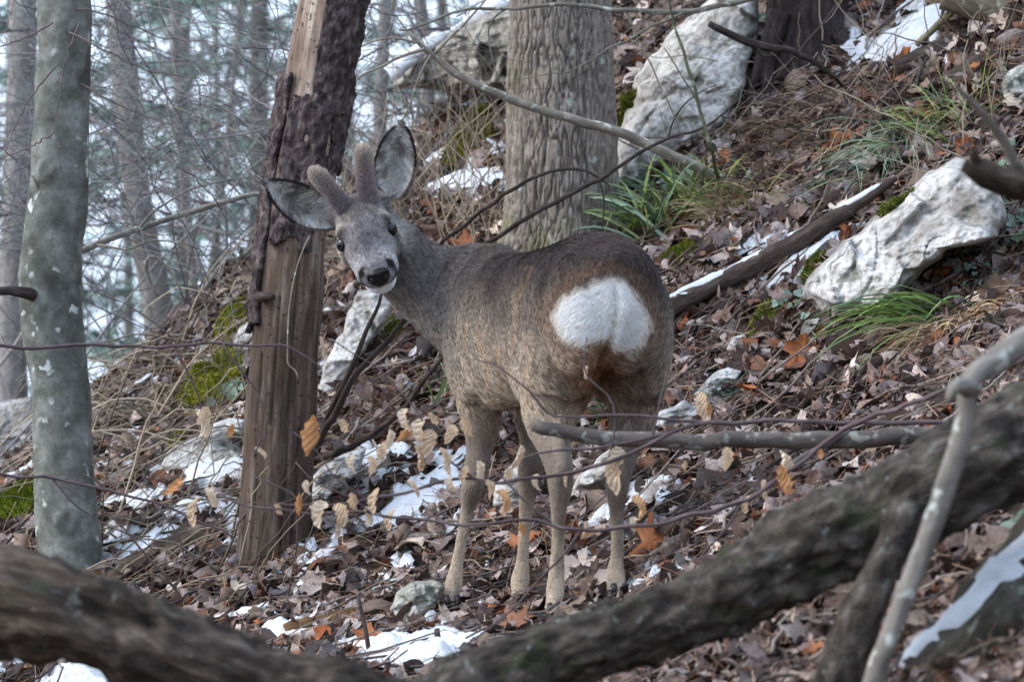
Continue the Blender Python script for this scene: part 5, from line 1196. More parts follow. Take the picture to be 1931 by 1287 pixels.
        i = np.arange(NT - 1)[:, None] * NSS; j = np.arange(NSS - 1)[None]
        q = np.stack([i + j, i + j + 1, i + NSS + j + 1, i + NSS + j], -1).reshape(-1, 4)
        B_ = F_ + np.array([0, .004, 0]); nF = len(F_)
        rim = [r_ * NSS for r_ in range(NT)] + [(NT - 1) * NSS + c_ for c_ in range(1, NSS)] + [r_ * NSS + NSS - 1 for r_ in range(NT - 2, -1, -1)]
        rq = np.array([(rim[k_], rim[k_ + 1], rim[k_ + 1] + nF, rim[k_] + nF) for k_ in range(len(rim) - 1)])
        S2 = np.broadcast_to(ss, X.shape).ravel(); T2 = np.broadcast_to(tt, X.shape).ravel()
        ed_ = np.clip(np.maximum(np.abs(2 * S2 - 1) - .86, (T2 - .90) * 1.4) / .14, 0, 1)
        pale, mid, dark = np.array(lin(240, 234, 226)), np.array(lin(98, 90, 87)), np.array(lin(40, 35, 36))
        nzp = noise(F_, 55, 55) + .6 * noise(F_, 120, 56)
        ctr = np.clip(1.3 - np.abs(T2 - .5) / .33 - np.abs(S2 - .45) * 1.4 + .75 * nzp, 0, 1)
        ci = pale * (1 - .85 * ctr[:, None]) + mid * .85 * ctr[:, None]
        topd = np.clip((.22 - S2) / .2, 0, 1) * np.clip(T2 * 2, 0, 1); ed_ = np.maximum(ed_ * np.clip((T2 - .2) * 1.8, 0, 1), .35 * topd)
        ci = ci * (1 - ed_[:, None]) + dark * ed_[:, None]
        cb = np.array(lin(92, 84, 80)) * (1 - .8 * np.clip(T2 - .6, 0, 1)[:, None])
        me_ = mesh_from('ear', np.vstack([F_, B_]), np.vstack([q[:, ::-1], q + nF, rq])); add_col(me_, np.vstack([ci * .8, cb]))
        er = child_of(obj('ear', me_, earm.m), root)
        m = 8000
        a_, b_ = RNG.random(m), RNG.random(m)
        ti, si = a_ * (NT - 1), b_ * (NSS - 1); i0, j0 = ti.astype(int).clip(0, NT - 2), si.astype(int).clip(0, NSS - 2)
        FG = F_.reshape(NT, NSS, 3); CG = ci.reshape(NT, NSS, 3); fi, fj = (ti - i0)[:, None], (si - j0)[:, None]
        lerp = lambda G: (G[i0, j0] * (1 - fi) + G[i0 + 1, j0] * fi) * (1 - fj) + (G[i0, j0 + 1] * (1 - fi) + G[i0 + 1, j0 + 1] * fi) * fj
        P0, C0 = lerp(FG), lerp(CG)
        nrm_ = np.cross(FG[i0 + 1, j0] - FG[i0, j0], FG[i0, j0 + 1] - FG[i0, j0]); nrm_ /= np.maximum(1e-9, np.linalg.norm(nrm_, axis=1))[:, None]
        nrm_ *= np.sign((nrm_ * -P0).sum(1))[:, None]
        axd = FG[-1, NSS // 2] - FG[0, NSS // 2]; axd /= np.linalg.norm(axd)
        toc = (FG[i0, NSS // 2] - P0); toc /= np.maximum(.004, np.linalg.norm(toc, axis=1))[:, None]
        comb = axd * .9 + toc * .75 * (np.abs(2 * b_ - 1) > .35)[:, None] + .5 * np.stack([noise(P0, 60, 61), noise(P0, 60, 62), noise(P0, 60, 63)], -1)
        fz = fuzz('ear_fur', P0, nrm_ * .45, C0 * 1.15, .012 + .014 * (1 - a_) * (np.abs(2 * b_ - 1) < .8), .00055, comb, root, m, .75)
        fz.parent = er; fz.matrix_parent_inverse = (Matrix.Translation(root.location) @ er.matrix_parent_inverse).inverted()
        # outer fringe on the rim and back of the ear
        m2 = 5000; k_ = RNG.integers(0, len(rim), m2); Pr = F_[np.array(rim)[k_]] + RNG.normal(0, .0012, (m2, 3))
        cen_ = FG[NT // 2, NSS // 2]; ro = Pr - cen_; ro[:, 1] = 0; ro /= np.linalg.norm(ro, axis=1)[:, None]
        tr = T2[np.array(rim)[k_]]
        Cr = np.where((tr > .45)[:, None], dark * 1.3, np.array(lin(120, 108, 98)))
        fz = fuzz('rim_fur', Pr, ro * .5, Cr, .0036, .0003, axd * .8 + 0 * ro, root, m2)
        fz.parent = er; fz.matrix_parent_inverse = (Matrix.Translation(root.location) @ er.matrix_parent_inverse).inverted()
    # hooves: two pointed toes each
    hm = NB('hoof_horn'); hm.base(lin(34, 30, 29), .45, .4)
    for k_, (hx_, hy_, hY, tw) in {'A': (842, 1158, 8.30, -.5), 'B': (974, 1151, 8.375, -.3), 'C': (1040, 1174, 7.835, -.2), 'D': (1160, 1137, 7.895, 0.0)}.items():
        b0 = np.array(P(hx_, hy_, hY)); dirn = np.array([-.42, .88, 0]) if k_ in 'AB' else np.array([-.30, .95, 0])
        sd_ = np.cross(dirn, (0, 0, 1.0)); mbh = MB()
        for s in (-1, 1):
            c_ = b0 + sd_ * s * .0105
            pth = np.array([c_ - dirn * .020 + DU * .012, c_ + dirn * .004 + DU * .010, c_ + dirn * .022 + DU * .001, c_ + dirn * .036 - DU * .006])
            r = smooth_path(pth, 9); mbh.tube(r, [.0090, .0108, .0110, .0108, .0100, .0092, .0078, .0058, .0030], [.011, .014, .014, .0130, .0115, .010, .008, .006, .003], 10, sd_, (.02, .02, .02))
            dc = b0 - dirn * .023 + sd_ * s * .011 + DU * .034                       # dew claw
            mbh.tube(np.array([dc, dc - dirn * .007 - DU * .008, dc - dirn * .008 - DU * .017]), [.006, .0058, .0025], None, 8, None, (.02, .02, .02))
        child_of(obj('hoof', mbh.mesh('hoof'), hm.m), root)
    return root
build_deer()
# ---------------------------------------------------------------- branches and twigs around the deer
RT = np.random.default_rng(21)
def branch(name, pts, label, material=TWIG, Y=None, seg=9, tint=(1, 1, 1), side=(), jit=.003, cat='branch', step=.02, ws=1.0):
    """pts px, py, width px, Y"""
    root = empty(name, P(pts[0][0], pts[0][1], pts[0][3])); tag(root, label, cat)
    def one(part, p):
        r = np.array([tuple(P(a, b, Y_)) + (ws * w_ / 2 * Y_ / FP,) for a, b, w_, Y_ in p]); L = np.linalg.norm(np.diff(r[:, :3], axis=0), axis=1).sum(); n = max(6, int(L / step))
        r = smooth_path(r, n); path = jag(r[:, :3], jit, RT, 1); path[1:-1] = (path[:-2] + path[1:-1] * 2 + path[2:]) / 4
        wood_obj(part, tube_arrays(path, np.maximum(r[:, 3], .0006), seg), material, root, tint)
    one('stem', pts)
    for s in side: one('side_twig', s)
    return root
# pale branch crossing in front of the furrowed trunk
y0, y1 = 9.5, gY(1385, 352) - .02
L9 = lambda t: y0 + (y1 - y0) * t
branch('fallen_branch', [(770, 60, 10, L9(0)), (815, 105, 14, L9(.05)), (870, 146, 19, L9(.1)), (960, 185, 21, L9(.25)), (1080, 224, 23, L9(.4)), (1200, 262, 25, L9(.6)), (1300, 308, 26, L9(.8)), (1385, 350, 22, L9(1)), (1430, 372, 12, y1 + .05)], 'pale lichen spotted branch slanting across the furrowed trunk', GREYB, None, 12, (1.35, 1.28, 1.18),
       [[(1318, 316, 12, L9(.84)), (1322, 340, 12, L9(.86)), (1308, 372, 9, L9(.86)), (1300, 392, 6, L9(.86))], [(815, 105, 9, L9(.05)), (850, 70, 7, L9(.05)), (900, 20, 5, L9(.05)), (930, -30, 4, L9(.05))], [(800, 92, 9, 9.5), (740, 112, 6, 9.5), (680, 145, 5, 9.5), (620, 200, 3, 9.45)], [(812, 103, 7, 9.5), (790, 150, 5, 9.5), (770, 210, 4, 9.5), (735, 260, 2.5, 9.5)], [(790, 80, 6, 9.5), (720, 70, 5, 9.5), (640, 110, 4, 9.48), (560, 130, 2, 9.45)]], ws=.8)
branch('bare_branch', [(1700, -60, 16, 9.4), (1560, -25, 16, 9.4), (1420, -2, 17, 9.4), (1290, 22, 17, 9.4), (1180, 18, 15, 9.4), (1060, 10, 13, 9.4), (960, 14, 11, 9.4), (880, 16, 9, 9.4), (820, 40, 7, 9.4), (750, 60, 5, 9.4)], 'long grey branch crossing the top of the furrowed trunk', GREYB, None, 10, (.85, .85, .82),
       [[(1290, 22, 9, 9.4), (1230, 50, 7, 9.38), (1150, 90, 5, 9.36), (1080, 130, 4, 9.34), (980, 150, 2, 9.33)], [(1180, 18, 7, 9.4), (1210, 90, 5, 9.38), (1250, 170, 4, 9.36), (1290, 260, 3, 9.35)], [(960, 14, 6, 9.4), (920, 50, 5, 9.4), (930, 110, 4, 9.4), (960, 180, 2, 9.4)]], ws=.65)
yb = gY(1600, 175) - .12
branch('dead_branch', [(1338, 44, 13, yb - .1), (1378, 66, 15, yb - .08), (1425, 84, 17, yb - .06), (1480, 92, 14, yb - .04), (1530, 112, 12, yb - .02), (1570, 140, 9, yb), (1605, 178, 6, yb + .08)], 'dark knobbly dead branch in front of the dark trunk foot', DARKB, None, 10, (1, 1, 1), [[(1425, 84, 9, yb - .06), (1432, 102, 7, yb - .06), (1460, 108, 4, yb - .06)]])
yb = 9.45
branch('dark_branch', [(790, 500, 8, gY(790, 500) - .0), (830, 460, 10, 9.6), (900, 405, 10, 9.55), (960, 362, 10, yb), (1020, 330, 9, yb), (1080, 318, 8, yb), (1125, 330, 6, yb), (1150, 350, 3, yb)], 'arched dark shoot at the furrowed trunk foot', DARKB, ws=.75)
branch('dark_branch', [(860, 490, 9, 9.55), (920, 458, 11, 9.5), (985, 415, 12, yb), (1050, 382, 12, yb), (1120, 345, 11, yb), (1190, 298, 10, yb), (1260, 262, 8, yb), (1330, 240, 6, yb), (1400, 180, 4, yb), (1470, 130, 2, yb)], 'straight dark pole rising right across the furrowed trunk', DARKB, None, 9, (1, 1, 1), [[(1130, 338, 6, yb), (1140, 380, 5, yb), (1138, 430, 3, yb), (1130, 460, 2, yb)], [(1260, 262, 5, yb), (1290, 190, 4, yb), (1350, 160, 2, yb)]], ws=.75)
branch('green_shoot', [(1358, 345, 8, gY(1358, 360)), (1340, 280, 8, 9.2), (1320, 210, 7, 9.2), (1295, 120, 6, 9.2), (1270, 30, 5, 9.2), (1255, -60, 4, 9.2)], 'thin upright greenish shoot in front of the tall slab', GREYB, None, 7, (.55, .62, .45), [[(1320, 210, 4, 9.2), (1290, 150, 3, 9.2), (1250, 90, 2, 9.2)], [(1335, 270, 4, 9.2), (1380, 220, 3, 9.2), (1400, 170, 2, 9.2)]])
# slim dark stems between the dead trunk and the deer
ys = gY(592, 900)
branch('forked_sapling', [(588, 905, 15, ys), (592, 865, 15, ys - .1), (615, 800, 13, ys - .15), (650, 725, 11, ys - .2), (685, 640, 9, ys - .2), (712, 580, 7, ys - .2), (735, 520, 4, ys - .2)], 'forked dark sapling right of the dead trunk', DARKB, None, 9, (1.05, 1, 1), [[(592, 868, 14, ys - .1), (625, 790, 14, ys - .18), (670, 710, 13, ys - .22), (720, 655, 11, ys - .24), (760, 612, 9, ys - .26), (800, 570, 5, ys - .28)], [(596, 866, 13, ys - .1), (650, 850, 13, ys - .3), (710, 815, 12, ys - .4), (760, 770, 11, ys - .45), (810, 705, 9, ys - .5), (850, 650, 6, ys - .5)]])
branch('grey_branch', [(110, 492, 18, 9.7), (180, 462, 17, 9.75), (260, 432, 16, 9.8), (350, 402, 15, 9.85), (430, 378, 14, 9.85), (500, 364, 12, 9.85), (560, 350, 10, 9.85)], 'long grey branch reaching from the beech to the dead trunk', GREYB, None, 9, (.95, .97, .98), [[(260, 432, 8, 9.8), (300, 392, 6, 9.8), (380, 350, 5, 9.8), (470, 335, 3, 9.8)], [(180, 462, 8, 9.75), (240, 470, 6, 9.7), (300, 450, 5, 9.7), (380, 470, 3, 9.7)]], ws=.75)
branch('bent_shoot', [(300, 560, 8, 10.1), (270, 500, 8, 10.1), (290, 480, 7, 10.1), (325, 520, 6, 10.1), (345, 560, 5, 10.1)], 'bent thin shoot at the crest of the slope', GREYB, None, 8, (.9, .9, .9))
# snags poking from the litter
for i, (x, y, dx, dy, w_, lab) in enumerate(((700, 1245, -25, -120, 9, 'short upright snag in front of the small mossy rock'), (830, 1230, -8, -45, 14, 'stubby broken stick in the trampled snow'), (610, 1160, -4, -45, 8, 'little upright peg of wood among the leaves'), (515, 1170, -6, -50, 7, 'pale upright peg in litter near the dead trunk'), (1460, 1230, -20, -110, 12, 'broken snag standing below the long mossy log'))):
    g = gY(x, y); branch('wood_snag', [(x, y + 12, w_, g), (x + dx * .3, y + dy * .3, w_, g - .02), (x + dx * .6, y + dy * .65, w_ * .9, g - .02), (x + dx, y + dy, w_ * .75, g - .02)], lab, DARKB, None, 8, (1.4, 1.3, 1.25), (), .001, 'stick')
for i, (x0_, y0_, x1_, y1_, w_, lab, tn_) in enumerate(((560, 1045, 690, 1110, 7, 'thin dark stick lying below the dead trunk', .7), (690, 1015, 800, 935, 12, 'grey stick lying in the long snow patch', 1.3), (770, 1085, 870, 1050, 14, 'brown stick with snow beside the front leg', .8), (1330, 800, 1480, 730, 10, 'grey stick on the slope above the horizontal branch', 1.2), (1440, 720, 1640, 640, 9, 'long thin stick under the little grey stone', 1.0), (1250, 1010, 1430, 960, 16, 'fallen stick below the drooping twig', 1.0), (590, 1140, 830, 1190, 7, 'slender dark stick in front of the mossy rock', .6), (430, 1030, 560, 985, 8, 'bent stick leaning on the dead trunk foot', 1.4), (900, 1210, 980, 1130, 9, 'stick slanting between the front hooves', .7), (1690, 620, 1860, 560, 8, 'thin stick below the big boulder', 1.0), (1420, 330, 1520, 250, 10, 'pale stick under the dark trunk', 1.3), (1600, 250, 1750, 130, 9, 'stick lying above the blue green grass', 1.2))):
    k = 6; pts = []
    for j in range(k):
        t = j / (k - 1); x = x0_ + (x1_ - x0_) * t; y = y0_ + (y1_ - y0_) * t; pts.append((x, y - 4, w_ * (1 - .4 * t), gY(x, y + 3) - .015))
    branch('fallen_stick', pts, lab, TWIG, None, 8, (tn_, tn_, tn_), (), .003, 'stick')

# ---- leafy beech twigs hanging in front of the deer
DRY = NB('dry_beech_leaf'); _oc = DRY.coord(); _wv = DRY.n('ShaderNodeTexWave', bands_direction='DIAGONAL'); _wv.inputs['Scale'].default_value = 3.2; _wv.inputs['Distortion'].default_value = 1.5; DRY.l(_oc, _wv.inputs[0])
_a = DRY.mix(1.0, DRY.attr(), DRY.mix(.5, DRY.ramp(_wv.outputs[1], [(.2, (.82, .72, .62)), (.7, (1.15, 1.15, 1.15))]), DRY.ramp(DRY.noise(_oc, 5, 4, .6), [(.35, (.84, .72, .6)), (.6, (1.15, 1.15, 1.15))])), 'MULTIPLY'); DRY.bump(_wv.outputs[1], .6, .02); DRY.base(_a, .6, .25)
_tr = DRY.n('ShaderNodeBsdfTranslucent'); _mx = DRY.n('ShaderNodeMixShader'); _mx.inputs[0].default_value = .3; DRY.l(_a, _tr.inputs[0]); DRY.l(DRY.p.outputs[0], _mx.inputs[1]); DRY.l(_tr.outputs[0], _mx.inputs[2]); DRY.l(_mx.outputs[0], DRY.out.inputs[0]); DRY = DRY.m
DV = []
for i in range(12):
    rs_ = np.random.default_rng(900 + i); v, f = leaf_beech(rs_, 10, 7); v[:, 2] += .05 * np.sin(v[:, 0] * 34) * (np.abs(v[:, 1]) / .3) + .05 * noise(v, 5, 60 + i); v[:, 1] *= (1 + .2 * noise(v, 7, 80 + i)); v = bend(v, rs_.uniform(-.5, .5), rs_.choice([-1, 1]) * rs_.uniform(.8, 2.6)); v = bend(v, 1.57 + rs_.uniform(-.4, .4), rs_.uniform(2.5, 7.0)); v[:, 0] -= v[:, 0].min()
    me = mesh_from('leaf', v, f); c_ = np.array([lin(232, 206, 176), lin(218, 178, 136), lin(238, 220, 196), lin(226, 198, 166), lin(214, 160, 112), lin(232, 212, 188)][i % 6])
    add_col(me, c_[None] * (1 - .15 * np.cos(v[:, 0] * 40) * .4)[:, None]); me.materials.append(DRY); DV.append(me)
def leaves_on(root, lst, Y):
    for (px_, py_, L, a, v) in lst:
        """base at the top; a = hanging direction in degrees from straight down, positive to the picture's right"""
        o = bpy.data.objects.new('leaf', DV[v % 12]); COL.objects.link(o)
        Y_ = Y + RT.normal(0, .03); d = Vector((math.sin(math.radians(a)), RT.normal(0, .25), -math.cos(math.radians(a)))).normalized()
        tw = RT.uniform(-.9, .9); s = Vector((math.cos(tw), math.sin(tw), 0)); s = (s - d * s.dot(d)).normalized(); n = d.cross(s)
        M = Matrix((d, s, n)).transposed().to_4x4(); M.translation = P(px_, py_, Y_)
        o.parent = root; o.matrix_parent_inverse = Matrix.Translation(root.location).inverted(); o.matrix_basis = M @ Matrix.Diagonal((L * Y_ / FP, L * Y_ / FP * RT.uniform(.75, 1.05), L * Y_ / FP, 1))
        rt_ = None
Yt = 7.15
tw1 = branch('beech_twig', [(2250, 560, 12, 6.6), (1931, 680, 11, 6.9), (1700, 770, 10, 7.05), (1595, 809, 9, Yt), (1530, 856, 9, Yt), (1466, 903, 9, Yt), (1397, 948, 9, Yt), (1341, 968, 9, Yt), (1272, 983, 8, Yt), (1186, 998, 8, Yt), (1100, 1000, 8, Yt), (1040, 988, 7, Yt), (985, 985, 7, Yt), (890, 992, 6, Yt), (797, 981, 6, Yt), (700, 968, 5, Yt), (580, 965, 5, Yt), (480, 958, 4, Yt), (380, 930, 3, Yt)],
   'long low beech twig with dry leaves drooping before the deer hooves', TWIG, None, 8, (.95, .9, .95),
   [[(1397, 948, 6, Yt), (1378, 985, 5, Yt), (1340, 1025, 4, Yt), (1300, 1085, 4, Yt), (1255, 1130, 3, Yt)], [(1095, 1000, 6, Yt), (1060, 1050, 5, Yt), (1000, 1110, 4, Yt), (940, 1170, 4, Yt), (880, 1215, 3, Yt)], [(1040, 988, 5, Yt), (985, 945, 4, Yt), (960, 910, 4, Yt), (930, 890, 3, Yt)], [(700, 968, 4, Yt), (640, 930, 3, Yt), (600, 915, 3, Yt), (560, 880, 2, Yt)], [(580, 965, 4, Yt), (540, 920, 4, Yt), (505, 915, 3, Yt), (480, 900, 2, Yt)]])
leaves_on(tw1, [(1202, 935, 52, 10, 1), (1195, 975, 30, 0, 2), (1290, 870, 30, -10, 3), (980, 985, 30, 20, 4), (1370, 845, 48, 0, 0), (1480, 850, 62, -5, 2), (1470, 880, 55, 12, 4), (1498, 905, 30, -20, 1), (1545, 845, 26, 10, 4), (770, 905, 40, 30, 5), (710, 920, 50, -10, 0), (660, 930, 52, 5, 3), (610, 945, 55, -15, 2), (635, 950, 48, 20, 0), (560, 930, 46, 0, 4), (576, 908, 32, 15, 2), (350, 905, 55, -50, 4), (370, 935, 60, -8, 0), (390, 920, 45, 25, 2), (1105, 985, 34, -15, 5), (690, 955, 40, 10, 2), (740, 960, 44, -12, 0), (590, 955, 46, 12, 2), (640, 975, 40, -6, 5), (520, 950, 36, 18, 3), (815, 980, 36, 5, 2), (1440, 905, 40, 8, 5), (1410, 935, 36, -10, 0)], Yt)
Yt = 7.3
tw2 = branch('beech_twig', [(2200, 700, 11, 6.7), (1931, 760, 10, 7.0), (1800, 800, 10, Yt), (1680, 798, 10, Yt), (1560, 796, 9, Yt), (1450, 795, 9, Yt), (1330, 798, 9, Yt), (1260, 818, 8, Yt), (1200, 850, 8, Yt), (1130, 872, 8, Yt), (1070, 896, 7, Yt), (1020, 902, 7, Yt), (970, 908, 7, Yt), (920, 912, 6, Yt), (890, 900, 6, Yt), (815, 914, 6, Yt), (760, 930, 6, Yt), (690, 942, 5, Yt), (620, 955, 4, Yt), (520, 950, 3, Yt)],
   'upper beech twig with dry leaves crossing the deer legs', TWIG, None, 8, (.9, .85, .92),
   [[(1260, 818, 7, Yt), (1180, 838, 6, Yt), (1095, 850, 6, Yt), (1050, 850, 5, Yt), (1000, 860, 4, Yt), (950, 890, 3, Yt)], [(1225, 838, 5, Yt), (1236, 800, 4, Yt), (1250, 740, 3, Yt), (1262, 690, 2, Yt)], [(1330, 798, 7, Yt), (1240, 790, 6, Yt), (1140, 780, 5, Yt), (1050, 790, 4, Yt), (1000, 745, 4, Yt), (960, 700, 3, Yt), (900, 680, 2, Yt)], [(890, 900, 5, Yt), (840, 860, 4, Yt), (800, 800, 4, Yt), (760, 740, 3, Yt), (700, 690, 3, Yt), (620, 640, 2, Yt)], [(1150, 860, 4, Yt), (1160, 760, 4, Yt), (1100, 700, 3, Yt), (1105, 640, 2, Yt)], [(690, 942, 4, Yt), (630, 900, 3, Yt), (600, 850, 3, Yt), (560, 820, 2, Yt)]])
leaves_on(tw2, [(1170, 845, 60, -20, 2), (1150, 870, 70, 12, 0), (1320, 740, 52, 8, 0), (1335, 760, 30, 0, 4), (995, 770, 34, 0, 2), (985, 840, 50, -25, 5), (870, 790, 58, 18, 3), (855, 800, 44, -20, 0), (790, 790, 62, 10, 2), (810, 810, 54, -8, 0), (770, 800, 44, -35, 4), (830, 845, 40, 22, 5), (905, 870, 40, 0, 2), (880, 880, 34, -20, 0), (740, 810, 40, -15, 2), (650, 790, 40, 0, 3), (586, 782, 82, -8, 4), (800, 860, 44, -12, 3), (920, 905, 40, 8, 0), (945, 920, 52, 12, 1), (845, 900, 34, 25, 2), (1105, 690, 26, 0, 5), (760, 770, 48, 12, 2), (725, 835, 46, -10, 0), (785, 840, 52, 8, 5), (850, 855, 46, -6, 2), (815, 775, 40, 20, 3), (700, 860, 40, 0, 0), (660, 860, 38, 14, 2), (960, 880, 36, -8, 0), (1010, 895, 34, 10, 2), (1070, 890, 30, -5, 5)], Yt)
Yt = 7.45
tw3 = branch('horizontal_branch', [(2500, 700, 60, 6.4), (2150, 770, 52, 6.8), (1931, 800, 46, 7.2), (1800, 816, 42, Yt), (1650, 826, 40, Yt), (1500, 830, 38, Yt), (1350, 832, 37, Yt), (1220, 832, 36, Yt), (1120, 822, 34, Yt), (1050, 812, 31, Yt), (1015, 806, 30, Yt), (1004, 804, 29, Yt)], 'thick horizontal branch with a broken tip across the deer thighs', GREYB, None, 16, (.50, .47, .47), [[(1600, 815, 16, Yt), (1540, 850, 15, Yt - .05), (1470, 900, 13, Yt - .1)]], .003, ws=.85)
# left side thin twigs with leaves in front of the dead trunk
Yt = 7.9
tw4 = branch('thin_twig', [(-250, 880, 6, 7.6), (-60, 895, 6, 7.8), (100, 905, 6, Yt), (200, 925, 6, Yt), (290, 950, 5, Yt), (380, 985, 5, Yt), (440, 1010, 3, Yt)], 'thin bare twig low in front of the beech foot', TWIG, None, 7, (.9, .85, .92), [[(200, 925, 4, Yt), (170, 895, 3, Yt), (90, 900, 2, Yt)], [(290, 950, 4, Yt), (330, 1000, 3, Yt), (350, 1060, 3, Yt), (330, 1110, 2, Yt)], [(100, 905, 4, Yt), (180, 985, 3, Yt), (250, 1010, 3, Yt), (290, 1040, 2, Yt)]])
Yt = 8.0
tw5 = branch('leafy_twig', [(-200, 640, 7, 7.7), (0, 655, 7, 7.9), (200, 652, 7, Yt), (330, 655, 6, Yt), (420, 648, 6, Yt), (480, 652, 5, Yt), (540, 650, 4, Yt), (600, 690, 3, Yt)], 'thin twig with leaves across the dead trunk middle', TWIG, None, 7, (.85, .8, .88), [[(330, 655, 4, Yt), (360, 720, 4, Yt), (385, 775, 3, Yt)], [(420, 648, 4, Yt), (470, 720, 4, Yt), (500, 790, 4, Yt), (480, 860, 3, Yt)]])
leaves_on(tw5, [(375, 770, 60, 15, 2), (390, 768, 40, -25, 0), (482, 845, 36, 40, 5), (440, 800, 30, -20, 4)], Yt)
# ---------------------------------------------------------------- grass tufts, ivy, dry stems
GR = NB('grass_blade'); GR.base(GR.attr(), .55, .3); GR = GR.m
def blade(mb, base, tip, sag, wd, col, k=7, rs=None):
    t = np.linspace(0, 1, k)[:, None]; b = np.array(base, float); e = np.array(tip, float)
    p = b * (1 - t) + e * t; p[:, 2] += (sag * np.sin(np.pi * t[:, 0] * .75))
    d = e - b; s = np.cross(d, rs.normal(0, 1, 3)); s /= np.linalg.norm(s) + 1e-9
    w_ = wd * np.array([.6, 1, 1, .9, .7, .45, .05])[:k, None]
    v = np.stack([p - s * w_, p + s * w_], 1).reshape(-1, 3); i = np.arange(k - 1)[:, None] * 2
    mb.add(v, i + np.array([[0, 1, 3, 2]]), None, np.array(col)[None] * (.75 + .45 * np.repeat(t, 2, 0)))
def tuft(name, px, py, label, n, L, spread, wd, cols, lean=(0, -.25, 0), seed=0, up=.6, foot=.03, cat='grass'):
    g = ground(px, py)
    while g is None: py += 6; g = ground(px, py)
    rs = np.random.default_rng(seed); root = empty(name, g); tag(root, label, cat); mb = MB()
    for i in range(n):
        a = rs.uniform(0, 6.28); d = np.array([math.cos(a) * spread, math.sin(a) * spread, rs.uniform(.3, 1) * up]) + np.array(lean); d /= np.linalg.norm(d); l = L * rs.uniform(.5, 1.15)
        bx, by = g.x + rs.normal(0, foot), g.y + rs.normal(0, foot * .7); b = np.array([bx, by, float(H(bx, by)) + .005]); tip = b + d * l; tip[2] -= .25 * l * rs.uniform(.2, 1)
        tip[2] = max(tip[2], float(H(tip[0], tip[1])) + .012)
        c = np.array(cols[rs.integers(len(cols))]) * rs.uniform(.7, 1.3); blade(mb, b, tip, l * rs.uniform(.15, .35), wd * rs.uniform(.6, 1.2), c, 7, rs)
    o = child_of(obj('blades', mb.mesh('blades'), GR), root); o['kind'] = 'stuff'
green = [lin(116, 138, 76), lin(134, 154, 94), lin(98, 120, 78), lin(156, 166, 92)]; blue = [lin(120, 142, 118), lin(144, 164, 140), lin(102, 124, 98), lin(138, 152, 104)]; dry = [lin(168, 142, 104), lin(146, 118, 84), lin(190, 166, 128), lin(120, 96, 70)]
tuft('sedge_tuft', 1255, 440, 'broad bladed green sedge right of the furrowed trunk foot', 70, .20, .9, .0042, green + blue + [lin(120, 146, 60)], (-.55, -.3, .1), 1, .7, .05)
tuft('sedge_tuft', 1180, 462, 'low green sedge drooping behind the deer back', 40, .16, .9, .004, blue + green, (-.6, -.25, .0), 2, .6, .05)
tuft('grass_tuft', 1385, 410, 'fine brown and green grass tuft above the deer rump', 130, .15, .7, .0012, green[:2] + dry + dry[:2], (-.5, -.4, -.25), 3, .6, .04)
tuft('grass_tuft', 1340, 400, 'small bright grass tuft at the end of the pale branch', 50, .13, .8, .002, green, (-.3, -.3, .2), 4, .8, .03)
tuft('grass_tuft', 1670, 300, 'blue green grass hanging down above the big boulder', 150, .19, .5, .0014, blue + [lin(150, 160, 120)], (-.45, -.5, -.5), 5, .5, .05)
tuft('grass_tuft', 1790, 255, 'yellow green grass tuft on the upper slope', 80, .15, .7, .0016, green + [lin(150, 160, 90)], (-.55, -.3, -.1), 6, .6, .05)
tuft('grass_tuft', 1780, 610, 'bright green long grass tuft below the big boulder', 64, .27, .35, .0026, [lin(112, 138, 66), lin(136, 158, 84), lin(92, 118, 62), lin(106, 130, 84)], (-.75, -.3, -.40), 7, .5, .03)
tuft('dry_grass_tuft', 1790, 640, 'withered straw coloured grass hanging beside the long green grass', 150, .17, .5, .0011, dry, (-.25, -.5, -.5), 8, .5, .035)
tuft('dry_grass_tuft', 1470, 300, 'withered brown grass hanging below the dark trunk roots', 260, .20, .6, .0012, [lin(112, 92, 74), lin(88, 72, 60), lin(140, 118, 94), lin(70, 58, 50)], (-.3, -.5, -.45), 9, .5, .10)
tuft('dry_grass_tuft', 1560, 240, 'dark brown dead grass tangle under the large snow patch', 220, .16, .7, .0012, [lin(92, 74, 60), lin(72, 58, 50), lin(118, 98, 80)], (-.3, -.4, -.35), 10, .5, .11)
tuft('pine_sprig', 1372, 770, 'blue green pine sprig lying on the leaves', 110, .07, 1.0, .0008, [lin(110, 138, 124), lin(88, 118, 104), lin(132, 154, 140)], (-.2, -.3, .1), 11, .8, .02, 'plant')
tuft('dry_grass_tuft', 300, 740, 'grey brown dry grass hanging on the slope right of the beech', 60, .20, .6, .0014, [lin(130, 114, 98), lin(104, 92, 80), lin(150, 138, 120), lin(96, 96, 70)], (-.5, -.45, -.45), 12, .5, .14)
tuft('dry_grass_tuft', 250, 830, 'long pale dry grass below the moss near the beech', 60, .20, .6, .0014, [lin(140, 126, 108), lin(104, 96, 84), lin(124, 130, 100)], (-.5, -.45, -.45), 13, .5, .12)
tuft('dry_grass_tuft', 430, 560, 'dry grass on the crest behind the dead trunk', 50, .20, .6, .0014, [lin(130, 118, 96), lin(104, 98, 80), lin(112, 116, 70)], (-.4, -.3, -.2), 14, .6, .14)
tuft('dry_grass_tuft', 660, 500, 'dry grass tangle between the dead trunk and the deer cheek', 200, .20, .6, .0014, [lin(140, 124, 104), lin(110, 98, 84), lin(160, 146, 124)], (-.4, -.4, -.35), 15, .5, .12)
tuft('grass_tuft', 845, 770, 'small green grass blades beside the deer chest', 14, .13, .5, .0038, blue + green, (-.2, -.2, .3), 16, .9, .02)
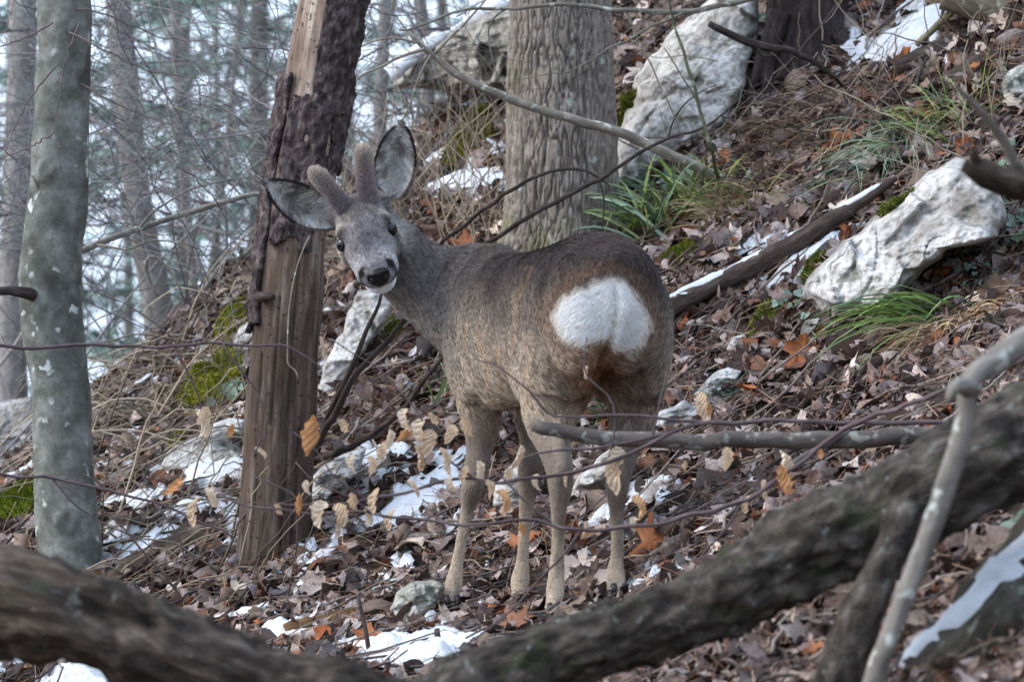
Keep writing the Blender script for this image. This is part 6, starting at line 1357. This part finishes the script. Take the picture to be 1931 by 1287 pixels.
tuft('grass_tuft', 1135, 800, 'small green tuft seen between the hind legs', 40, .06, .9, .002, [lin(66, 96, 50), lin(84, 116, 60)], (0, -.2, .1), 17, .8, .02)
tuft('dry_grass_tuft', 760, 780, 'reddish dry needles clump under the deer throat', 160, .12, .7, .001, [lin(120, 92, 74), lin(146, 116, 92), lin(98, 78, 66)], (-.3, -.4, -.3), 18, .5, .09)

# ivy and bramble leaves
IV = []
for i in range(4):
    rs = np.random.default_rng(50 + i); v, f = leaf_maple(rs, 3, 16, False); v = bend(v, .4 * i, .8); me = mesh_from('leaf', v, f); add_col(me, np.tile(np.array([lin(78, 98, 82), lin(98, 120, 104), lin(122, 140, 126), lin(66, 86, 60)][i]), (len(v), 1))); me.materials.append(GR); IV.append(me)
def ivy(px, py, label, n, sx, sy, size, seed):
    rs = np.random.default_rng(seed); g0 = ground(px, py) or P(px, py, 11); root = empty('ivy_sprig', g0); tag(root, label, 'ivy'); pts = []
    for i in range(n):
        x, y = px + rs.normal(0, sx), py + rs.normal(0, sy); g = ground(x, y)
        if g is None: continue
        o = bpy.data.objects.new('leaf', IV[rs.integers(4)]); COL.objects.link(o); p = Vector((g.x, g.y - .03, g.z + .03)); pts.append(p)
        R = rot_to(np.array([[-.3, -.8, .6]]), np.array([rs.uniform(0, 6.3)]), rs.normal(0, .3, (1, 3)))[0]
        o.parent = root; o.matrix_parent_inverse = Matrix.Translation(root.location).inverted(); o.matrix_basis = Matrix.Translation(p) @ Matrix(R.tolist()).to_4x4() @ Matrix.Scale(size * rs.uniform(.7, 1.2), 4)
    pts.sort(key=lambda q: q.x); arr = np.array([tuple(q + Vector((0, .01, -.01))) for q in pts]); n_ = len(arr) * 3
    wood_obj('stem', tube_arrays(smooth_path(arr, n_), np.full(n_, .0011), 5), DARKB, root)
ivy(1885, 385, 'ivy sprig hanging at the right end of the big boulder', 16, 18, 32, .022, 1)
ivy(1920, 460, 'blue green bramble leaves beside the big boulder', 7, 14, 30, .032, 2)
ivy(1845, 535, 'small fern like ivy spray below the big boulder', 12, 26, 20, .018, 3)
ivy(1230, 370, 'blue green ivy clump below the tall slab', 14, 30, 18, .032, 4)
ivy(1500, 600, 'ivy leaves by the tip of the big boulder', 8, 22, 16, .022, 5)
ivy(1415, 70, 'ivy leaves between the tall slab and dark trunk', 8, 20, 40, .030, 6)
ivy(440, 760, 'dark ivy leaves beside the big moss cushion', 14, 26, 26, .030, 7)
ivy(1900, 1010, 'green leaves on the ground under the long log', 9, 40, 24, .030, 8)
# ---------------------------------------------------------------- wood behind the crest
RB = np.random.default_rng(99)
BARK2 = bark_mat('background_bark', [lin(108, 104, 100), lin(146, 142, 138), lin(178, 175, 171)], .45, 40, .8, (lin(96, 100, 74), 6, .62), None, .01)  # greys lightened: the haze over the far trunks is put into the bark colour
def bg_tree(name, pts, Y, label, nl=9, tint=(1, 1, 1)):
    x0, y0_, w0 = pts[-1]; gx = (x0 - CX) / FP * Y; root = empty(name, (gx, Y, float(H(gx, Y)))); tag(root, label, 'tree', 'bare trees behind the slope crest')
    bot = P(x0, y0_, Y); zz = float(H(bot.x, Y)) - .1; yb = CY - zz / Y * FP
    rows = [(x0 + (x0 - pts[-2][0]) * .5, yb, w0 * 1.15, Y)] if yb > y0_ + 10 else []
    rows += [(x, y, w_, Y) for x, y, w_ in reversed(pts)]
    tx, ty, tw_ = pts[0]; rows += [(tx - 30, ty - 700, tw_ * .8, Y), (tx - 20, ty - 1600, tw_ * .5, Y)]
    wood_obj('trunk', trunk_arrays(rows, 20, .06, lambda g, A, L: .004 * noise(g, 18, 3)), BARK2, root, tint)
    rs = np.random.default_rng(int(abs(x0) * 7 + Y * 10))
    for k in range(nl):
        t = rs.random(); y = ty + (y0_ - ty) * t * .9; x = np.interp(y, [p[1] for p in pts], [p[0] for p in pts]); s = rs.choice([-1, 1]); L = rs.uniform(120, 420)
        p = [(x, y), (x + s * L * .35, y - rs.uniform(-30, 60)), (x + s * L * .7, y - rs.uniform(-60, 90)), (x + s * L, y + rs.uniform(-120, 120))]
        q = smooth_path(np.array([tuple(P(a, b, Y + rs.normal(0, .15))) for a, b in p]), 16); q = jag(q, .012, rs)
        wood_obj('limb', tube_arrays(q, np.linspace(.005, .0015, 16), 6), BARK2, root, (.85, .82, .88))
bg_tree('bare_tree', [(222, -20, 48), (236, 150, 50), (250, 300, 50), (272, 450, 52), (300, 600, 58)], 12.6, 'leaning grey brown tree just behind the left crest', 8)
bg_tree('bare_tree', [(42, -20, 52), (38, 200, 54), (30, 420, 58), (22, 700, 62)], 13.5, 'mid brown tree left of and behind the beech', 10, (1.1, 1.1, 1.1))
bg_tree('bare_tree', [(325, -20, 14), (335, 200, 15), (352, 400, 17), (366, 560, 18)], 14.2, 'slender bare tree with a kink behind the crest', 8)
bg_tree('bare_tree', [(452, -20, 11), (440, 150, 12), (425, 300, 13), (400, 520, 14)], 15.5, 'thin straight bare tree left of the dead trunk', 6, (.9, .9, .9))
bg_tree('bare_tree', [(728, -20, 22), (722, 100, 24), (716, 260, 26)], 12.8, 'thin pale stem right of the dead trunk top', 6, (1.1, 1.1, 1.1))
bg_tree('bare_tree', [(790, -20, 26), (800, 60, 26), (806, 160, 28)], 13.4, 'grey stem behind the rounded boulder', 6)

# thicket of thin shoots beyond and along the crest: nobody could count it
def thicket():
    mb = MB(); rs = RB
    cols = [lin(126, 120, 124), lin(150, 144, 144), lin(112, 114, 112), lin(166, 160, 156), lin(98, 92, 98), lin(128, 138, 130)]
    n = 0
    while n < 170:
        Y = rs.uniform(10.6, 15.5); px_ = rs.uniform(-150, 1000); x = (px_ - CX) / FP * Y
        yc = 11.5 + .62 * max(-3, min(4, x))
        if Y < yc - .5: continue
        z0 = float(H(x, Y)); top = rs.uniform(.3, 1.5); a = rs.normal(0, .9)
        k = 12; t = np.linspace(0, 1, k); arch = rs.uniform(-.5, .9)
        q = np.stack([x + math.sin(a) * top * t + arch * top * t ** 2 * rs.choice([-1, 1]) * .6, Y + rs.normal(0, .15) * t, z0 + top * (t * 1.1 - .35 * abs(arch) * t ** 2.5)], -1)
        q = jag(q, .010, rs); r = rs.uniform(.0015, .0045); c = cols[rs.integers(6)]
        mb.tube(q, np.linspace(r, r * .35, k), None, 5, None, c)
        for b in range(rs.integers(2, 6)):
            i = rs.integers(3, k - 1); L = rs.uniform(.12, .5); d = rs.normal(0, 1, 3); d[1] *= .3; d /= np.linalg.norm(d); tt = np.linspace(0, 1, 6)[:, None]
            mb.tube(jag(q[i] + d * L * tt + np.array([0, 0, rs.uniform(-.1, .06)]) * tt ** 2, .006, rs), np.linspace(r * .6, r * .2, 6), None, 4, None, c)
        n += 1
    # long cross branches reaching through
    for i in range(80):
        Y = rs.uniform(11.2, 15); px_, py_ = rs.uniform(-100, 960), rs.uniform(-40, 560)
        if py_ > 640 - px_ * .6: continue
        a = rs.normal(.0, .55) + (math.pi if rs.random() < .5 else 0); L = rs.uniform(.4, 1.3); k = 14; t = np.linspace(0, 1, k)
        c0 = np.array(P(px_, py_, Y)); q = c0 + np.stack([math.cos(a) * L * t, rs.normal(0, .2) * t, math.sin(a) * L * t - .2 * L * t ** 2], -1); r = rs.uniform(.002, .006)
        c = cols[rs.integers(6)]; mb.tube(jag(q, .008, rs), np.linspace(r, r * .4, k), None, 5, None, c)
        for b in range(5):
            j = rs.integers(2, k - 1); l = rs.uniform(.1, .4); d = rs.normal(0, 1, 3); d[1] *= .3; d /= np.linalg.norm(d); tt = np.linspace(0, 1, 6)[:, None]
            mb.tube(jag(q[j] + d * l * tt, .006, rs), np.linspace(r * .5, r * .2, 6), None, 4, None, c)
    # fine long twigs hanging between the near trunks
    for i in range(1000):
        Y = rs.uniform(9.5, 13.5); px_, py_ = rs.uniform(-80, 960), rs.uniform(-60, 520)
        if py_ > 560 - px_ * .55: continue
        a = rs.normal(-.5, .6) + (math.pi if rs.random() < .35 else 0); L = rs.uniform(.15, .6); k = 14; t = np.linspace(0, 1, k)
        curl = rs.normal(0, 1.1); ang = a + curl * t; st = L / (k - 1)
        q = np.array(P(px_, py_, Y)) + np.cumsum(np.stack([np.cos(ang) * st, rs.normal(0, .25) * st + 0 * t, np.sin(ang) * st], -1), 0); q = jag(q, .0025, rs)
        r = rs.uniform(.0006, .0019); c = cols[rs.integers(6)]; mb.tube(q, np.linspace(r, r * .45, k), None, 4, None, np.array(c) * .85)
        for b in range(rs.integers(1, 4)):
            j = rs.integers(2, k - 2); l = rs.uniform(.05, .2); d = rs.normal(0, 1, 3); d[1] *= .3; d /= np.linalg.norm(d); tt = np.linspace(0, 1, 6)[:, None]
            mb.tube(jag(q[j] + d * l * tt, .0025, rs), np.linspace(r * .7, r * .35, 6), None, 4, None, np.array(c) * .85)
    m = NB('thicket_bark'); m.base(m.attr(), .9, .1)
    tag(obj('bare_thicket', mb.mesh('bare_thicket'), m.m), 'tangle of bare grey shoots behind the slope crest', 'thicket', None, 'stuff')
thicket()

# fine hanging dry stems and thin twigs close behind the deer head
def stems():
    mb = MB(); rs = np.random.default_rng(12); cols = [lin(176, 160, 138), lin(150, 136, 118), lin(120, 106, 98), lin(196, 180, 158)]
    for i in range(240):
        px_, py_ = rs.uniform(610, 1000), rs.uniform(150, 470); g = ground(px_, py_ + 40)
        if g is None: continue
        L = rs.uniform(.12, .45); k = 9; t = np.linspace(0, 1, k); a = rs.normal(0, .5); bow = rs.uniform(.1, .5) * rs.choice([-1, 1])
        q = np.array(g)[None] + np.stack([math.sin(a) * L * t + bow * L * t ** 2, -.06 * t, L * (t - .5 * abs(bow) * t ** 2.2)], -1)
        mb.tube(jag(q, .003, rs), np.linspace(.0016, .0006, k) * rs.uniform(.6, 1.5), None, 4, None, cols[rs.integers(4)])
    for i in range(50):
        px_, py_ = rs.uniform(150, 560), rs.uniform(560, 960); g = ground(px_, py_)
        if g is None: continue
        L = rs.uniform(.15, .5); k = 8; t = np.linspace(0, 1, k); a = rs.normal(-.8, .5)
        q = np.array(g)[None] + np.stack([math.sin(a) * L * t, -.08 * t, .10 * np.sin(t * 2.2) - L * .45 * t ** 1.6 * max(0, -math.sin(a)) + .01], -1)
        q[:, 2] = np.maximum(q[:, 2], H(q[:, 0], q[:, 1]) + .01)
        mb.tube(jag(q, .004, rs), np.linspace(.0022, .0008, k) * rs.uniform(.6, 1.6), None, 4, None, cols[rs.integers(4)])
    for i in range(120):
        px_, py_ = rs.uniform(1170, 1931), rs.uniform(60, 420); g = ground(px_, py_)
        if g is None: continue
        L = rs.uniform(.1, .4); k = 8; t = np.linspace(0, 1, k); a = rs.normal(0, .7)
        q = np.array(g)[None] + np.stack([math.sin(a) * L * t, -.10 * t, math.cos(a) * L * t * .7], -1)
        q[:, 2] = np.maximum(q[:, 2], H(q[:, 0], q[:, 1]) + .008)
        mb.tube(jag(q, .004, rs), np.linspace(.0018, .0007, k) * rs.uniform(.6, 1.6), None, 4, None, cols[rs.integers(4)])
    for i in range(330):                       # brush and dead shoots lying down the left bank and round the rotten log
        px_, py_ = (rs.uniform(150, 480), rs.uniform(480, 900)) if i < 220 else (rs.uniform(190, 560), rs.uniform(900, 1130)); g = ground(px_, py_)
        if g is None: continue
        L = rs.uniform(.10, .42); k = 8; t = np.linspace(0, 1, k); a = rs.normal(.75, .5); s_ = rs.choice([-1, 1])
        q = np.array(g)[None] + np.stack([s_ * math.cos(a) * L * t, -.05 - .05 * t, s_ * math.sin(a) * L * t * .8 + .04 * np.sin(t * 3.1)], -1)
        q[:, 2] = np.maximum(q[:, 2], H(q[:, 0], q[:, 1]) + .012)
        mb.tube(jag(q, .004, rs), np.linspace(.0022, .0009, k) * rs.uniform(.5, 1.5), None, 4, None, np.array(cols[rs.integers(4)]) * rs.uniform(.35, .9))
    m = NB('dry_stem'); m.base(m.attr(), .85, .15)
    tag(obj('dry_stems', mb.mesh('dry_stems'), m.m), 'thin dry stems and twigs sprouting from the slope', 'stems', None, 'stuff')
stems()

# conifers far behind
NEED = NB('conifer_needles'); NEED.base(NEED.attr(), .8, .15); NEED = NEED.m
def conifer(px_, Y, Ht, W, label, seed, cols):
    rs = np.random.default_rng(seed); x = (px_ - CX) / FP * Y; z0 = float(H(x, Y)); root = empty('spruce_tree', (x, Y, z0)); tag(root, label, 'tree', 'spruces behind the bare thicket')
    top = z0 + Ht; p = np.array([[x, Y, z0 - .2], [x + .05, Y, z0 + Ht * .5], [x, Y, top]])
    wood_obj('trunk', tube_arrays(smooth_path(p, 20), np.linspace(.07, .01, 20), 10), BARK2, root, (.6, .6, .58))
    n = 3400; zlo, zhi = -2.2, 2.8                      # the crown is leafed where it can be seen over the crest and a little beyond
    zlo = max(zlo, z0 + .3)
    h = rs.uniform(zlo, min(top, zhi), n); R = W * np.clip((top - h) / Ht, .05, 1) * (.75 + .25 * np.sin(h * 9 + seed)); th = rs.uniform(0, 6.28, n); rr = R * rs.random(n) ** .55
    lay = np.floor(h / .32); th = th + .0; ok = noise(np.stack([np.cos(th) * 2, np.sin(th) * 2, lay * 1.3], -1), 1, seed) > .12; h, th, rr = h[ok], th[ok], rr[ok]; n = len(h)
    hz = lay[ok] * .32 + (h - lay[ok] * .32) * .35 - .18 * rr
    C = np.stack([x + np.cos(th) * rr, Y + np.sin(th) * rr, hz], -1); d = np.stack([np.cos(th), np.sin(th), np.full(n, -.35)], -1) + rs.normal(0, .35, (n, 3)); d /= np.linalg.norm(d, axis=1)[:, None]
    s = np.cross(d, rs.normal(0, 1, (n, 3))); s /= np.linalg.norm(s, axis=1)[:, None]; L = rs.uniform(.08, .24, n)[:, None]; w_ = rs.uniform(.012, .034, n)[:, None]
    V = np.stack([C - s * w_, C + d * L * .5 - s * w_ * .6 + [0, 0, 0], C + d * L, C + d * L * .5 + s * w_], 1).reshape(-1, 3); b = np.arange(n)[:, None] * 4
    mb = MB(); mb.add(V, b + np.array([[0, 1, 2, 3]]), None, np.repeat(np.array(cols)[rs.integers(0, len(cols), n)] * rs.uniform(.6, 1.3, n)[:, None], 4, 0))
    o = child_of(obj('crown', mb.mesh('crown', False), NEED), root); o['kind'] = 'stuff'
cg = [lin(108, 136, 126), lin(132, 156, 146), lin(94, 120, 110), lin(150, 168, 158)]  # needle greens paled, with distant haze painted into the colour
for i, (px_, Y, Ht, W, lab) in enumerate(((120, 21, 11, 1.5, 'dim blue green spruce behind the beech'), (330, 24, 12, 1.7, 'blue green spruce between the beech and dead trunk'), (470, 20, 10, 1.3, 'blue green spruce just left of the dead trunk'), (10, 26, 12, 1.7, 'dim spruce at the far left'), (230, 30, 14, 2.0, 'distant spruce behind the leaning bare tree'), (640, 26, 12, 1.7, 'spruce showing right of the dead trunk top'), (820, 30, 13, 1.9, 'distant spruce behind the rounded boulder'), (400, 34, 14, 2.2, 'far spruce at the back of the wood'))):
    conifer(px_, Y, Ht, W, lab, 700 + i, cg)
